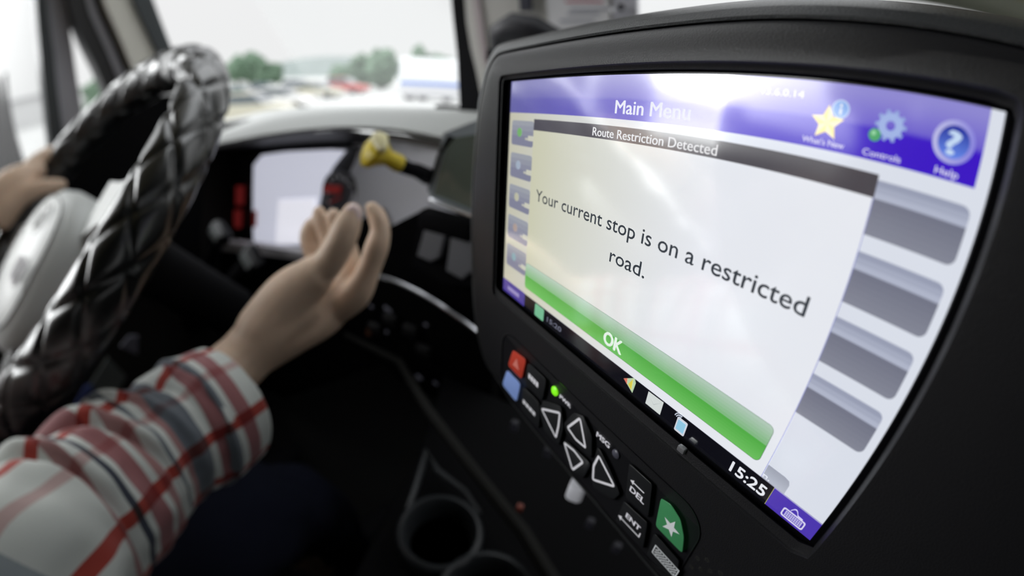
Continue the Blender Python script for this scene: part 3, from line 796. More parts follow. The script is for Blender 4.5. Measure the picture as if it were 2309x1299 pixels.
for (a, b, c, d) in ((532, 420, 549, 462), (528, 474, 544, 514), (571, 475, 578, 512)):
    mb = MB(); panel(mb, [(a, b), (c, b), (c - 1, d), (a - 1, d)], CLY - .002, .002, REDLIT); mb.build('warning_light', clo, False)
# strip under the cluster
def plate(name, P, y, th, m_, parent=dash, **k):
    mb = MB(); panel(mb, P, y, th, m_); return mb.build(name, parent, False, **k)
STEEL = mat('satin_grey_trim', (.62, .60, .63, 1), .35)
plate('trim_strip', [(405, 536), (455, 540), (600, 556), (720, 575), (718, 590), (600, 576), (455, 560), (405, 556)], .47, .02, STEEL)
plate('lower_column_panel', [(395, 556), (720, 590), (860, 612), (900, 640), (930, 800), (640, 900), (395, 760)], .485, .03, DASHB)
plate('column_vent', [(404, 572), (462, 576), (466, 612), (406, 606)], .462, .02, mat('pale_vent', (.66, .68, .64, 1), .5))
# grey centre panel that faces the driver
cpn = V(-.30, -.93, .20).normalized(); cpc = AY(920, 400, .505)
def APL(px, py):
    r_ = ray(px, py); return r_ * (cpc.dot(cpn) / r_.dot(cpn))
mb = MB(); a = [APL(*p) for p in [(800, 296), (1000, 318), (1090, 345), (1090, 500), (960, 470), (930, 515), (860, 520), (838, 480), (770, 600), (745, 580), (782, 440)]]
mb.loft([a, [p - cpn * .02 for p in a]], DASHG, cap=True); mb.build('centre_panel', dash, False)
plate('centre_panel_shade', [(840, 298), (1060, 330), (1060, 350), (960, 330), (850, 312)], .482, .012, mat('brown_grey_trim', (.07, .062, .058, 1), .5))
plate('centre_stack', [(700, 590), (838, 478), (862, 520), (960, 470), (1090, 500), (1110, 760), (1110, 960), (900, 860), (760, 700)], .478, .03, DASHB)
def rocker(P, y, lab=None, name='rocker_switch'):
    a = [AY(px, py, y) for px, py in P]; c = sum(a, Vector()) / len(a)
    mb = MB(); mb.loft([[p + V(0, .02, 0) for p in a], [p + V(0, .003, 0) for p in a], [p + (c - p) * .10 for p in a]], mat('grey_switch', (.24, .24, .26, 1), .35), capend='last')
    return mb.build(name, dash, sharp=30)
rocker([(962, 494), (1012, 498), (988, 585), (968, 592), (938, 578)], .452)
rocker([(1018, 508), (1064, 530), (1064, 612), (1040, 632), (1004, 612)], .446)
plate('switch_recess', [(948, 478), (1090, 510), (1090, 650), (1000, 640), (928, 596)], .462, .012, BLACK)
# curved bright trim line
cp = curve_pts([(852, 622), (900, 638), (960, 668), (1010, 700), (1072, 745), (1130, 800)], YL(.452))
mb = MB(); mb.tube(cp, .0042, CHROME, n=8); mb.build('chrome_trim', dash)
# chrome rail below the little tablet
# switch and radio row, nearly lost in the dark
FAINT = mat('faint_legend', (.12, .12, .14, 1), .5, emit=.05, ecol=rgb(150, 150, 170))
for (x, y, w_, h_) in ((832, 688, 10, 7), (862, 694, 24, 7), (868, 745, 8, 7), (955, 730, 10, 5), (935, 848, 20, 6), (975, 862, 14, 5)):
    c = AY(x + w_ / 2, y + h_ / 2, .468); mb = MB(); mb.box(c, (w_ * .00034, .002, h_ * .00034), FAINT, (V(1, 0, -.35).normalized(), V(0, 1, 0), V(.35, 0, 1).normalized()), .0005); mb.build('button_legend', dash)
for (x, y) in ((845, 740), (880, 720), (925, 745), (955, 790), (930, 860)):
    c = AY(x, y, .470); mb = MB(); mb.box(c, (.014, .006, .010), DASHD, bev=.002); mb.build('dash_button', dash)
plate('amber_light', [(826, 742), (836, 744), (834, 758), (825, 756)], .466, .003, mat('dim_amber', rgb(90, 55, 35), .5, emit=.03))

# small tablet in a holder on the dash, behind the terminal
tb = thing('dash_tablet', AY(1020, 470, .42), 'small dark green screened tablet standing on the dash, cut off by the terminal', 'tablet')
TG = mat('dull_green_screen', (.060, .078, .062, 1), .35, emit=.05, ecol=rgb(120, 135, 120), coat=.8)
mb = MB(); panel(mb, [(1000, 300), (1100, 262), (1120, 500), (1064, 486), (972, 448), (966, 432)], .412, .010, mat('pale_blue_frame', (.30, .34, .37, 1), .4)); mb.build('frame', tb, False)
mb = MB(); panel(mb, [(1012, 312), (1110, 298), (1115, 480), (1064, 472), (978, 438)], .4105, .0012, TG); mb.build('screen', tb, False)
mb = MB(); panel(mb, [(1010, 306), (1022, 310), (990, 350), (975, 400), (968, 420), (964, 430), (985, 350)], .4085, .002, BLACK); mb.build('edge_clip', tb, False)
mb = MB(); mb.tube([AY(970, 452, .402), AY(1066, 488, .402), AY(1120, 505, .402)], .0036, CHROME, n=8); mb.build('chrome_rail', tb)
mb = MB(); mb.box(AY(1010, 505, .415), (.040, .012, .014), BLACK, bev=.005); mb.build('holder_base', tb)

# yellow pull knob on its black shaft
kn = bpy.data.objects.new('pull_knob', None); COL.objects.link(kn); place(kn, AY(880, 380, .40), dash); kn['label'] = 'yellow flared pull knob on a black shaft'
c0, c1 = AY(842, 340, .37), AY(905, 372, .405); ax = (c1 - c0).normalized()
side = (AY(852, 285, .372) - AY(826, 392, .372)).normalized(); s2_ = ax.cross(side).normalized(); side = s2_.cross(ax)
def dia(c, a, b, n=32, p=.75):
    out = []
    for k in range(n):
        t = 2 * pi * k / n; r_ = 1 / (abs(cos(t)) ** (2 * p) + abs(sin(t)) ** (2 * p)) ** (1 / (2 * p))
        out.append(c + side * a * r_ * cos(t) + s2_ * b * r_ * sin(t))
    return out
mb = MB()
mb.loft([dia(c0 - ax * .010, .006, .005), dia(c0 - ax * .009, .016, .012), dia(c0 - ax * .004, .023, .019), dia(c0 + ax * .004, .024, .019), dia(c0 + ax * .012, .017, .013), dia(c0 + ax * .022, .010, .0095, p=1), dia(c0 + ax * .040, .0115, .0115, p=1), dia(c0 + ax * .043, .010, .010, p=1)], YELLOW, cap=True)
mb.build('flared_head', kn)
mb = MB(); mb.loft([dia(c0 + side * .013 - ax * .0095 - s2_ * 0, .010, .008), dia(c0 + side * .0125 - ax * .004, .0125, .0205), dia(c0 + side * .012 + ax * .004, .0135, .0205), dia(c0 + side * .010 + ax * .009, .008, .012)], YELTIP, cap=True); mb.build('pale_top_lobe', kn)['label'] = 'pale top of the yellow knob'
mb = MB(); mb.tube([c0 + ax * .040, c0 + ax * .055, AY(940, 385, .43), AY(965, 398, .50)], [.0105, .009, .010, .013], BLACK, n=16); mb.build('shaft', kn)

# centre console with a round cup holder
con = thing('centre_console', (-.06, .25, -1.0), 'dark centre console with two round cup holders beside the seat', 'console')
CZT = -.452
mb = MB()
hx = [(.30, .47), (-.30, .47), (-.235, .30), (-.200, .13), (-.17, .0), (-.10, -.06), (.05, -.08), (.30, -.08)]
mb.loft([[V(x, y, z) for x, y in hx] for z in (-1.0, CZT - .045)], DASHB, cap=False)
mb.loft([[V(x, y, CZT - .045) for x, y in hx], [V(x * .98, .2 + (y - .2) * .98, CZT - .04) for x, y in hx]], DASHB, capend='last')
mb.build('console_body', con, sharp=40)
CUPD = mat('cup_holder_grey', (.018, .020, .022, 1), .35, spec=.35)
def cup(px, py, r, lab=None):
    c = AZ(px, py, CZT); mb = MB()
    mb.lathe(c, (0, 0, 1), [(r * .92, -.055), (r * 1.22, -.045), (r * 1.25, -.006), (r * 1.20, .0), (r * 1.08, .001), (r, -.004), (r * .96, -.02), (r * .9, -.044), (.001, -.045)], CUPD, n=48)
    o = mb.build('cup_holder', con, sharp=60)
    mb = MB(); mb.disc(c + V(0, 0, -.040), (0, 0, 1), r * .9, BLACK, 36); mb.build('cup_liner', o)
    return c
c1_ = cup(992, 1196, .041); c2_ = cup(1100, 1345, .045)
mb = MB(); cpt = [AZ(*p, CZT - .008) for p in ((918, 1150), (940, 1090), (962, 1020), (985, 1062), (1050, 1110), (1082, 1160))]
mb.tube(cpt, [.004, .005, .006, .006, .005, .004], CUPD, n=10); mb.build('cup_brace', con)
e0, e1, e2 = AZ(860, 842, -.33), AZ(1000, 975, -.40), AZ(1235, 1299, CZT + .01)
cp = [AY(780, 755, .46), AY(900, 815, .44), AZ(965, 925, -.42), AZ(1060, 1050, -.44), AZ(1180, 1200, -.44), AZ(1260, 1330, -.44)]
mb = MB(); mb.tube(cp, [.006, .007, .008, .008, .009, .009], mat('console_edge', (.010, .010, .009, 1), .6, spec=.1), n=10); mb.build('console_edge', con)
FA2 = mat('faint_grey_print', (.02, .02, .025, 1), .7, emit=.01, ecol=rgb(160, 160, 190))
mb = MB(); mb.box(A(1300, 1105, .30), (.006, .006, .009), mat('small_pale_plug', (.75, .76, .82, 1), .4, emit=.15), bev=.003); tag(mb.build('pale_plug', None), 'small pale plug under the lower edge of the terminal keypad', 'plug')
mb = MB(); mb.box(A(1172, 1145, .42), (.003, .003, .004), mat('dim_red_light', rgb(110, 45, 30), .5, emit=.04), bev=.001); mb.build('red_light', con)
for (x, y) in ((1160, 960), (1155, 890), (1235, 1020), (1330, 1180), (1390, 1235)):
    mb = MB(); mb.box(A(x, y, .40), (.0035, .003, .006), FA2, bev=.001); mb.build('faint_legend', con)

# ================================================================== STEERING WHEEL
WC = M @ V(-0.50654113, 0.08654369, -0.30701531); WNm = V(0, -0.63310855, 0.77406302).normalized()
WR, WT = .225, .0275
WA = V(1, 0, 0); WB = WNm.cross(WA).normalized()     # WB points up and forward
wh = thing('steering_wheel', WC - WNm * .08, 'large truck steering wheel with a quilted glossy black leather cover', 'steering wheel')
def wpt(ph, th, r): return WC + (WA * cos(ph) + WB * sin(ph)) * (WR + r * cos(th)) + WNm * r * sin(th)
mb = MB(); NU, NV = 384, 64; rings = []
NQ, MQ = 22, 4
for i in range(NU):
    ph = 2 * pi * i / NU; ring = []
    for j in range(NV):
        th = 2 * pi * j / NV
        a = abs(sin((NQ * ph + MQ * th) / 2)); b = abs(sin((NQ * ph - MQ * th) / 2))
        g = min(a, b); puff = min(1, g / .55); puff = puff * (2 - puff)
        wr = .0005 * noise.noise(V(ph * 9, th * 1.5, 0))
        ring.append(wpt(ph, th, WT * .86 + WT * .18 * puff + wr))
    rings.append(ring)
rings.append(rings[0]); mb.loft(rings, LEATHER); rim = mb.build('rim_cover', wh, weld=True, sharp=80)
mb = MB()                                          # raised seams along the quilting
for sgn in (1, -1):
    for q in range(MQ):
        pts = []
        for i in range(0, 721):
            ph = 2 * pi * i / 720; th = sgn * (2 * pi * q - NQ * ph) / MQ
            pts.append((ph, th))
        for kk in range(0, 720, 3):
            (p0, t0), (p1, t1) = pts[kk], pts[kk + 2]
            mb.tube([wpt(p0, t0, WT * .865), wpt(p1, t1, WT * .865)], .0006, STITCH, n=4, cap=False)
mb.build('stitching', rim)
mb = MB(); mb.tube([wpt(2 * pi * k / 120, pi / 2 + pi, WT * 0.2) for k in range(120)], .012, HUBD, n=10, close=True); mb.build('rim_core', wh)
# hub pad: pale, domed, facing the driver
mb = MB()
WH_ = WC - WNm * .012 - WB * .072
def hubring(s_, h, sq=2.6):
    out = []
    for k in range(56):
        t = 2 * pi * k / 56; r_ = 1 / (abs(cos(t)) ** sq + abs(sin(t)) ** sq) ** (1 / sq)
        out.append(WH_ + WA * .105 * s_ * r_ * cos(t) + WB * .100 * s_ * r_ * sin(t) + WNm * h)
    return out
mb.loft([hubring(.75, -.07), hubring(.98, -.055), hubring(1.03, -.02), hubring(1, .008), hubring(.93, .022), hubring(.78, .032), hubring(.5, .038), hubring(.2, .040)], HUBG, cap=True)
hub = mb.build('hub_pad', wh, sharp=60)
mb = MB(); cE = WH_ + WNm * .0390 + WB * .048 + WA * .012 
mb.disc(cE, WNm, .021, HUBD, 32, r2=.017, up=WB); mb.disc(cE + WNm * .0002, WNm, .010, HUBD, 24, r2=.0065, up=WB); mb.box(cE + WNm * .0004, (.0016, .014, .0004), HUBD, (WA, (WB + WA * .6).normalized(), WNm)); mb.build('emblem', hub)
mb = MB(); 
for k in range(10):
    a0, a1 = hubring(.86, .0290)[k * 5 % 56], hubring(.86, .0290)[(k * 5 + 5) % 56]
mb.tube(hubring(.80, .0315), .0009, HUBD, n=6, close=True); mb.build('pad_seam', hub)
for a in (15, 205):                                  # broad side spokes, lower pair
    d = WA * cos(radians(a)) + WB * sin(radians(a)); s_ = WNm.cross(d)
    mb = MB(); mb.loft([[WC + d * t + s_ * w_ * x + WNm * (h + (.007 if y > 0 else -.007)) for x, y in ((-1, -1), (-1, 1), (-.5, 1.0), (.5, 1.0), (1, 1), (1, -1))] for t, w_, h in ((.08, .035, -.01), (.13, .024, -.004), (.18, .020, 0), (.225, .022, 0))], HUBG, cap=True); mb.build('spoke', wh, sharp=50)
for a in (245, 295):
    d = WA * cos(radians(a)) + WB * sin(radians(a)); s_ = WNm.cross(d)
    mb = MB(); mb.loft([[WC + d * t + s_ * w_ * x + WNm * (h + y * .006) for x, y in ((-1, -1), (-1, 1), (1, 1), (1, -1))] for t, w_, h in ((.06, .016, -.02), (.14, .011, -.006), (.222, .013, 0))], HUBD, cap=True); mb.build('spoke', wh, sharp=50)
mb = MB(); mb.tube([WC - WNm * .06, WC - WNm * .30], [.040, .042], BLACK, n=24); mb.build('column_shroud', wh)
mb = MB(); cB = WC + WB * -.075 + WA * .06 + WNm * .03
for q in (-.012, .012): mb.tube([cB + WA * q + (WA * cos(t) * .009 + WB * sin(t) * .013) for t in [2 * pi * k / 20 for k in range(20)]], .0016, STEEL, n=6, close=True)
mb.build('thumb_buttons', wh)
# column stalks: black levers with a bright square end
def stalk(P, Q, label):
    t = thing('column_stalk', Q, label, 'lever', 'stalks of the steering column')
    mb = MB(); mb.tube([Q, Q.lerp(P, .35) + V(.006, 0, -.004), Q.lerp(P, .7), P], [.024, .020, .016, .015], BLACK, n=16); mb.build('lever_arm', t)
    ax_ = (P - Q).normalized(); s_ = ax_.cross(V(0, 1, 0)).normalized(); n_ = s_.cross(ax_)
    mb = MB(); mb.box(P + ax_ * .012, (.023, .015, .019), PSMOOTH, (s_, n_, ax_), .007); mb.build('lever_head', t)
    mb = MB(); mb.box(P + ax_ * .016 - n_ * .0155, (.015, .0018, .011), mat('grey_lever_insert', (.26, .28, .28, 1), .3), (s_, n_, ax_), .001); mb.build('insert', t)
    return t
stalk(AY(492, 535, .36), AY(440, 690, .33), 'black column stalk nearer the wheel rim, with a grey square end')
stalk(AY(562, 590, .35), AY(470, 700, .33), 'black column stalk nearer the reaching hand, with a grey square end')
mb = MB(); mb.tube([AY(455, 700, .36), AY(400, 760, .34)], [.030, .045], BLACK, n=20); tag(mb.build('column_switch_housing', None), 'dark housing on the steering column that the two stalks grow from', 'housing')

# ================================================================== DRIVER
def plaid_mat():
    m = bpy.data.materials.new('plaid_flannel'); m.use_nodes = True; nt = m.node_tree; b = nt.nodes['Principled BSDF']; N = nt.nodes.new; Lk = nt.links.new
    b.inputs['Roughness'].default_value = .9; b.inputs['Sheen Weight'].default_value = .2
    uv = N('ShaderNodeUVMap'); uv.uv_map = 'cloth'; sp = N('ShaderNodeSeparateXYZ'); Lk(uv.outputs[0], sp.inputs[0])
    def ramp(sock, period, stops):
        d = N('ShaderNodeMath'); d.operation = 'DIVIDE'; d.inputs[1].default_value = period; Lk(sock, d.inputs[0])
        f = N('ShaderNodeMath'); f.operation = 'FRACT'; Lk(d.outputs[0], f.inputs[0])
        r = N('ShaderNodeValToRGB'); r.color_ramp.interpolation = 'CONSTANT'; e = r.color_ramp.elements
        e[0].position = 0; e[0].color = stops[0][1]; e[1].position = stops[1][0] / period; e[1].color = stops[1][1]
        for p, c in stops[2:]: q = e.new(p / period); q.color = c
        Lk(f.outputs[0], r.inputs[0]); return r
    w = (1, 1, 1, 1); pk = (.52, .20, .22, 1); pk2 = (.60, .30, .31, 1); gr = (.20, .22, .27, 1); nv = (.05, .06, .10, 1); lg = (.50, .54, .60, 1)
    # x = centimetres from the cuff edge up the arm
    rx = ramp(sp.outputs['X'], 29.0, [(0, w), (1.3, pk), (2.7, w), (3.9, gr), (6.3, pk2), (7.0, w), (7.8, gr), (8.3, w), (9.4, pk2), (10.6, w), (11.4, pk), (13.2, w), (13.9, nv), (14.6, w), (15.6, pk2), (16.6, w), (20.6, lg), (22.0, w), (22.8, pk), (24.8, w), (26.0, pk), (28.0, lg)])
    rd = (.62, .07, .05, 1); dk = (.25, .27, .34, 1)
    ry = ramp(sp.outputs['Y'], 12.5, [(0, w), (2.0, rd), (3.0, w), (6.6, (.80, .55, .55, 1)), (7.4, w), (9.6, rd), (10.5, w)])
    mx = N('ShaderNodeMix'); mx.data_type = 'RGBA'; mx.blend_type = 'MULTIPLY'; mx.inputs[0].default_value = 1
    Lk(rx.outputs[0], mx.inputs[6]); Lk(ry.outputs[0], mx.inputs[7])
    ms = N('ShaderNodeMix'); ms.data_type = 'RGBA'; ms.blend_type = 'MULTIPLY'; ms.inputs[0].default_value = 1; ms.inputs[7].default_value = (.60, .63, .60, 1)
    Lk(mx.outputs[2], ms.inputs[6]); Lk(ms.outputs[2], b.inputs['Base Color'])
    tc = N('ShaderNodeTexCoord'); n = N('ShaderNodeTexNoise'); n.inputs['Scale'].default_value = 900; Lk(tc.outputs['Object'], n.inputs[0])
    bp = N('ShaderNodeBump'); bp.inputs['Strength'].default_value = .35; bp.inputs['Distance'].default_value = .0006; Lk(n.outputs[0], bp.inputs['Height']); Lk(bp.outputs[0], b.inputs['Normal'])
    return m
PLAID = plaid_mat()
def cat(P, n):                                # smooth, evenly spaced path; entries (vec, rad)
    out = []
    for i in range(len(P) - 1):
        p0, p1, p2, p3 = P[max(i - 1, 0)], P[i], P[i + 1], P[min(i + 2, len(P) - 1)]
        for j in range(12):
            t = j / 12; f = lambda a, b, c, d: 0.5 * ((2 * b) + (c - a) * t + (2 * a - 5 * b + 4 * c - d) * t * t + (3 * b - a - 3 * c + d) * t ** 3)
            out.append((f(p0[0], p1[0], p2[0], p3[0]), f(p0[1], p1[1], p2[1], p3[1])))
    out.append(P[-1])
    Ls = [0]
    for i in range(1, len(out)): Ls.append(Ls[-1] + (out[i][0] - out[i - 1][0]).length)
    res = []; j = 0
    for k in range(n):
        s_ = Ls[-1] * k / (n - 1)
        while j < len(out) - 2 and Ls[j + 1] < s_: j += 1
        t = max(0, min(1, (s_ - Ls[j]) / max(1e-9, Ls[j + 1] - Ls[j])))
        res.append((out[j][0].lerp(out[j + 1][0], t), out[j][1] + (out[j + 1][1] - out[j][1]) * t, s_))
    return res
def cloth_tube(name, path, parent, material, n=120, m=72, folds=(), up=V(0, 0, 1), inner=0.0, flat=1.0, amp=.004, seed=0, roll=0.0):
    """tube of cloth with diagonal folds; uv 'cloth' in centimetres"""
    R_ = cat(path, n); vs = []; uvs = []; prev = None
    for i, (c, r, s_) in enumerate(R_):
        t = (R_[min(i + 1, n - 1)][0] - R_[max(i - 1, 0)][0]).normalized()
        a = (up - t * up.dot(t)).normalized() if prev is None else (prev - t * prev.dot(t)).normalized()
        prev = a; b = t.cross(a)
        for j in range(m):
            th = 2 * pi * j / m + roll
            d = a * cos(th) + b * sin(th) * flat
            q = 0
            for (s0, wd, am, skew, th0, spread) in folds:
                dth = (th - th0 + pi) % (2 * pi) - pi
                x = (s_ - s0 - skew * sin(th - th0)) / wd
                q += am * math.exp(-x * x) * max(0, math.exp(-(dth / spread) ** 2))
            q += amp * noise.noise(V(s_ * 22, cos(th) * 1.3, sin(th) * 1.3 + seed)) + amp * .5 * noise.noise(V(s_ * 60, cos(th) * 3, sin(th) * 3 + seed))
            vs.append(c + d * (r + q)); uvs.append((s_ * 100, (th - roll) / (2 * pi) * 37.5))
    fs = []; fuv = []
    for i in range(n - 1):
        for j in range(m):
            j2 = (j + 1) % m
            fs.append((i * m + j, i * m + j2, (i + 1) * m + j2, (i + 1) * m + j))
            y0, y1 = uvs[i * m + j][1], uvs[i * m + j][1] + 37.5 / m
            x0, x1 = uvs[i * m][0], uvs[(i + 1) * m][0]
            fuv.append([(x0, y0), (x0, y1), (x1, y1), (x1, y0)])
    me = bpy.data.meshes.new(name); org = R_[n // 2][0]
    me.from_pydata([v - org for v in vs], [], fs); me.materials.append(material)
    ul = me.uv_layers.new(name='cloth'); k = 0
    for f in fuv:
        for c in f: ul.data[k].uv = c; k += 1
    me.polygons.foreach_set('use_smooth', [True] * len(me.polygons))
    o = bpy.data.objects.new(name, me); COL.objects.link(o); place(o, org, parent)
    if inner:
        md = o.modifiers.new('thick', 'SOLIDIFY'); md.thickness = inner; md.offset = -1
    return o

def capsules(chains, extra=()):
    """one continuous skin: tapered limbs merged by a voxel remesh"""
    mb = MB()
    for ch in chains:
        P = cat([(p, r) for p, r in ch], max(4, 5 * len(ch)))
        pts = [p for p, _, _ in P]; rad = [r for _, r, _ in P]
        t0 = (pts[1] - pts[0]).normalized(); t1 = (pts[-1] - pts[-2]).normalized()
        pre = [pts[0] - t0 * rad[0] * a for a in (.95, .75, .4)]; post = [pts[-1] + t1 * rad[-1] * a for a in (.4, .75, .95)]
        fr = [rad[0] * q for q in (.3, .66, .92)]; br = [rad[-1] * q for q in (.92, .66, .3)]
        mb.tube(pre + pts + post, fr + rad + br, SKIN, n=16)
    for c, rd, ax_ in extra: mb.ellipsoid(c, rd, SKIN, ax_, n=24, m=16)
    return mb
person = thing('person', V(-.56, -.42, -1.0), 'truck driver in plaid shirt and navy trousers, one hand on wheel, the other raised', 'person')

# right hand, raised: joints follow the picture, depths 0.40-0.49 m
H = lambda px, py, d: A(px, py, d)
wrist = H(552, 806, .445)
elb = H(-20, 1325, .345)
sho = V(-.40, -.36, -.16)
ch = []
ch.append([(sho, .055), (elb.lerp(sho, .5), .046), (elb, .041), (H(200, 1125, .385), .041), (H(440, 920, .43), .033), (H(505, 850, .441), .030), (wrist, .0285), (H(612, 740, .44), .030), (H(668, 690, .44), .029)])
ch.append([(wrist, .026), (H(640, 745, .45), .030), (H(720, 715, .455), .024), (H(772, 672, .455), .019)])            # palm, finger side
ch.append([(H(590, 745, .437), .027), (H(655, 668, .43), .027), (H(705, 625, .42), .021)])                                    # ball of the thumb
ch.append([(H(690, 690, .45), .026), (H(760, 655, .46), .020), (H(790, 625, .465), .014)])
ch.append([(H(612, 700, .46), .024), (H(680, 640, .475), .022), (H(715, 612, .48), .015)])                                    # little-finger edge
ch.append([(H(660, 680, .43), .022), (H(715, 618, .418), .0175), (H(745, 585, .412), .0155), (H(768, 545, .408), .0150), (H(784, 508, .408), .0140), (H(795, 480, .409), .0105)])   # thumb
ch.append([(H(770, 690, .447), .0165), (H(806, 662, .44), .0155), (H(832, 606, .432), .0128), (H(850, 556, .428), .0128), (H(858, 520, .428), .0108), (H(850, 488, .430), .0102), (H(838, 470, .431), .0078)])   # index
ch.append([(H(760, 655, .46), .0155), (H(788, 610, .462), .0135), (H(782, 555, .47), .0118), (H(764, 515, .475), .0105), (H(752, 486, .476), .0085)])   # middle
ch.append([(H(735, 640, .472), .0145), (H(752, 590, .48), .0125), (H(738, 535, .487), .0112), (H(725, 500, .49), .0100), (H(719, 478, .49), .0078)])   # ring
ch.append([(H(705, 630, .48), .0135), (H(712, 590, .49), .0115), (H(697, 550, .495), .0105), (H(694, 525, .496), .0095), (H(700, 506, .496), .0075)])   # little
# left hand closed over the far side of the rim
LH = lambda px, py, d: A(px, py, d)
lw = LH(-40, 470, .80); lel = V(-.80, -.26, -.30); lsh = V(-.74, -.36, -.16)
ch.append([(lsh, .055), (lel, .042), (lel.lerp(lw, .6), .036), (lw, .029), (LH(20, 440, .79), .030)])
ch.append([(LH(-10, 450, .79), .030), (LH(45, 410, .785), .026), (LH(85, 385, .785), .014)])
ch.append([(LH(0, 480, .78), .026), (LH(45, 445, .765), .016), (LH(90, 424, .755), .0125), (LH(118, 420, .752), .0115), (LH(138, 417, .752), .009)])   # thumb laid over the rim
for k, (dx, dy) in enumerate(((0, 0), (-16, 16), (-32, 30), (-46, 44))):
    ch.append([(LH(45 + dx * .6, 400 + dy, .79), .0135), (LH(85 + dx, 362 + dy, .80), .0120), (LH(118 + dx, 345 + dy, .815), .0110), (LH(135 + dx, 360 + dy, .835), .0095), (LH(138 + dx, 385 + dy, .845), .008)])
# trunk, neck, head and thighs under the clothes
tc_ = V(-.57, -.44, -.36)
ch.append([(V(-.57, -.42, -.72), .13), (V(-.57, -.45, -.50), .12), (V(-.57, -.46, -.25), .125), (V(-.57, -.44, -.10), .075), (V(-.57, -.42, .0), .055), (V(-.57, -.40, .06), .056)])
ch.append([(lsh, .058), (V(-.57, -.44, -.14), .085), (sho, .058)])
ch.append([(V(-.49, -.38, -.74), .085), (V(-.42, .06, -.60), .060), (V(-.40, .20, -.94), .042)])
ch.append([(V(-.66, -.38, -.74), .085), (V(-.74, .06, -.60), .060), (V(-.74, .22, -.94), .042)])
ex = [(V(-.57, -.38, .17), (.076, .096, .118), None), (V(-.57, -.285, .15), (.014, .020, .020), None), (V(-.57, -.32, .085), (.045, .05, .04), None),
      (V(-.65, -.39, .16), (.010, .018, .030), None), (V(-.49, -.39, .16), (.010, .018, .030), None), (V(-.57, -.298, .108), (.026, .010, .009), None)]
mb = capsules(ch, ex)
body = mb.build('body', person)
md = body.modifiers.new('skin', 'REMESH'); md.mode = 'VOXEL'; md.voxel_size = .0030; md.use_smooth_shade = True
ms = body.modifiers.new('soften', 'SMOOTH'); ms.factor = .6; ms.iterations = 4
mb = MB()
for sx in (-.598, -.542):
  mb = MB(); mb.ellipsoid(V(sx, -.296, .178), (.012, .008, .008), mat('eye_white', (.8, .8, .78, 1), .2), n=12, m=8); mb.ellipsoid(V(sx, -.290, .178), (.005, .004, .005), HAIR, n=10, m=6); mb.build('eye', person)
mb = MB(); mb.ellipsoid(V(-.57, -.40, .205), (.084, .100, .100), HAIR, n=32, m=20, amp=.08, freq=6); mb.build('hair', person)
# thumb nail, pale and turned to the lens
nc = H(793, 492, .3995); nn = (-ray(793, 492)); ta = (H(797, 470, .405) - H(784, 520, .40)).normalized(); ta = (ta - nn * ta.dot(nn)).normalized(); tb_ = nn.cross(ta)
mb = MB(); mb.ellipsoid(nc + nn * -.0035, (.0092, .0140, .0045), NAIL, (tb_, ta, nn), n=20, m=10); mb.build('thumb_nail', person)['label'] = 'pale pink thumb nail'

# shirt: sleeve, cuff, trunk
sl = [(H(462, 950, .438), .0570), (H(380, 995, .42), .0550), (H(270, 1085, .395), .060), (H(165, 1185, .37), .062), (H(60, 1285, .35), .064), (elb + V(-.0, -.01, -.02), .068), (elb.lerp(sho, .5), .080), (sho + V(-.01, -.03, -.0), .084)]
folds = [(.030, .004, .006, .020, 0.4, 1.6), (.048, .0045, -.008, .018, 0.6, 1.5), (.072, .008, .009, .022, 0.2, 1.7), (.088, .0035, -.008, .03, 0.6, 1.4), (.112, .009, .009, .03, 0.3, 1.5), (.130, .0035, -.010, .04, 0.4, 1.6), (.160, .012, .008, .02, .0, 1.3), (.186, .004, -.010, .03, 0.5, 1.8), (.22, .013, .009, .03, .2, 1.5), (.245, .004, -.009, .02, .2, 1.5)]
sleeve = cloth_tube('shirt_sleeve', sl, person, PLAID, n=200, m=96, folds=folds, inner=.0014, flat=1.0, amp=.006, roll=.5)
cf = [(H(512, 912, .452), .0590), (H(492, 925, .446), .0610), (H(455, 948, .438), .0625), (H(430, 963, .432), .0625), (H(418, 970, .429), .0580)]
cuff = cloth_tube('shirt_cuff', cf, person, PLAID, n=50, m=96, inner=.002, amp=.003, seed=4, roll=.5, folds=[(.045, .003, .0015, .0, 0, 9), (.004, .002, .001, 0, 0, 9)])
cloth_tube('shirt_sleeve', [(lw.lerp(lel, .15), .045), (lw.lerp(lel, .5), .055), (lel, .066), (lel.lerp(lsh, .5), .075), (lsh + V(.01, -.02, 0), .082)], person, PLAID, n=80, m=48, inner=.0014, amp=.008, seed=9)
cloth_tube('shirt_body', [(V(-.57, -.42, -.80), .16), (V(-.57, -.45, -.60), .165), (V(-.57, -.46, -.40), .165), (V(-.57, -.46, -.22), .16), (V(-.57, -.45, -.13), .12), (V(-.57, -.43, -.06), .072), (V(-.57, -.42, -.03), .066)], person, PLAID, n=90, m=80, inner=.0014, up=V(0, 1, 0), amp=.012, seed=3, flat=1.15)
# trousers
cloth_tube('trouser_leg', [(V(-.50, -.42, -.70), .115), (V(-.455, -.20, -.60), .100), (H(470, 1240, .66), .086), (V(-.40, .13, -.60), .080), (V(-.40, .19, -.70), .068), (V(-.40, .21, -.93), .062)], person, NAVY, n=90, m=48, up=V(1, 0, 0), amp=.010, seed=5)
cloth_tube('trouser_leg', [(V(-.65, -.42, -.70), .115), (V(-.70, -.15, -.63), .100), (V(-.74, .06, -.60), .088), (V(-.74, .16, -.66), .080), (V(-.74, .21, -.93), .062)], person, NAVY, n=90, m=48, up=V(1, 0, 0), amp=.010, seed=6)
for x in (-.40, -.74):
    mb = MB(); mb.ellipsoid(V(x, .27, -.945), (.045, .13, .05), BLACK, n=20, m=12); mb.build('shoe', person)

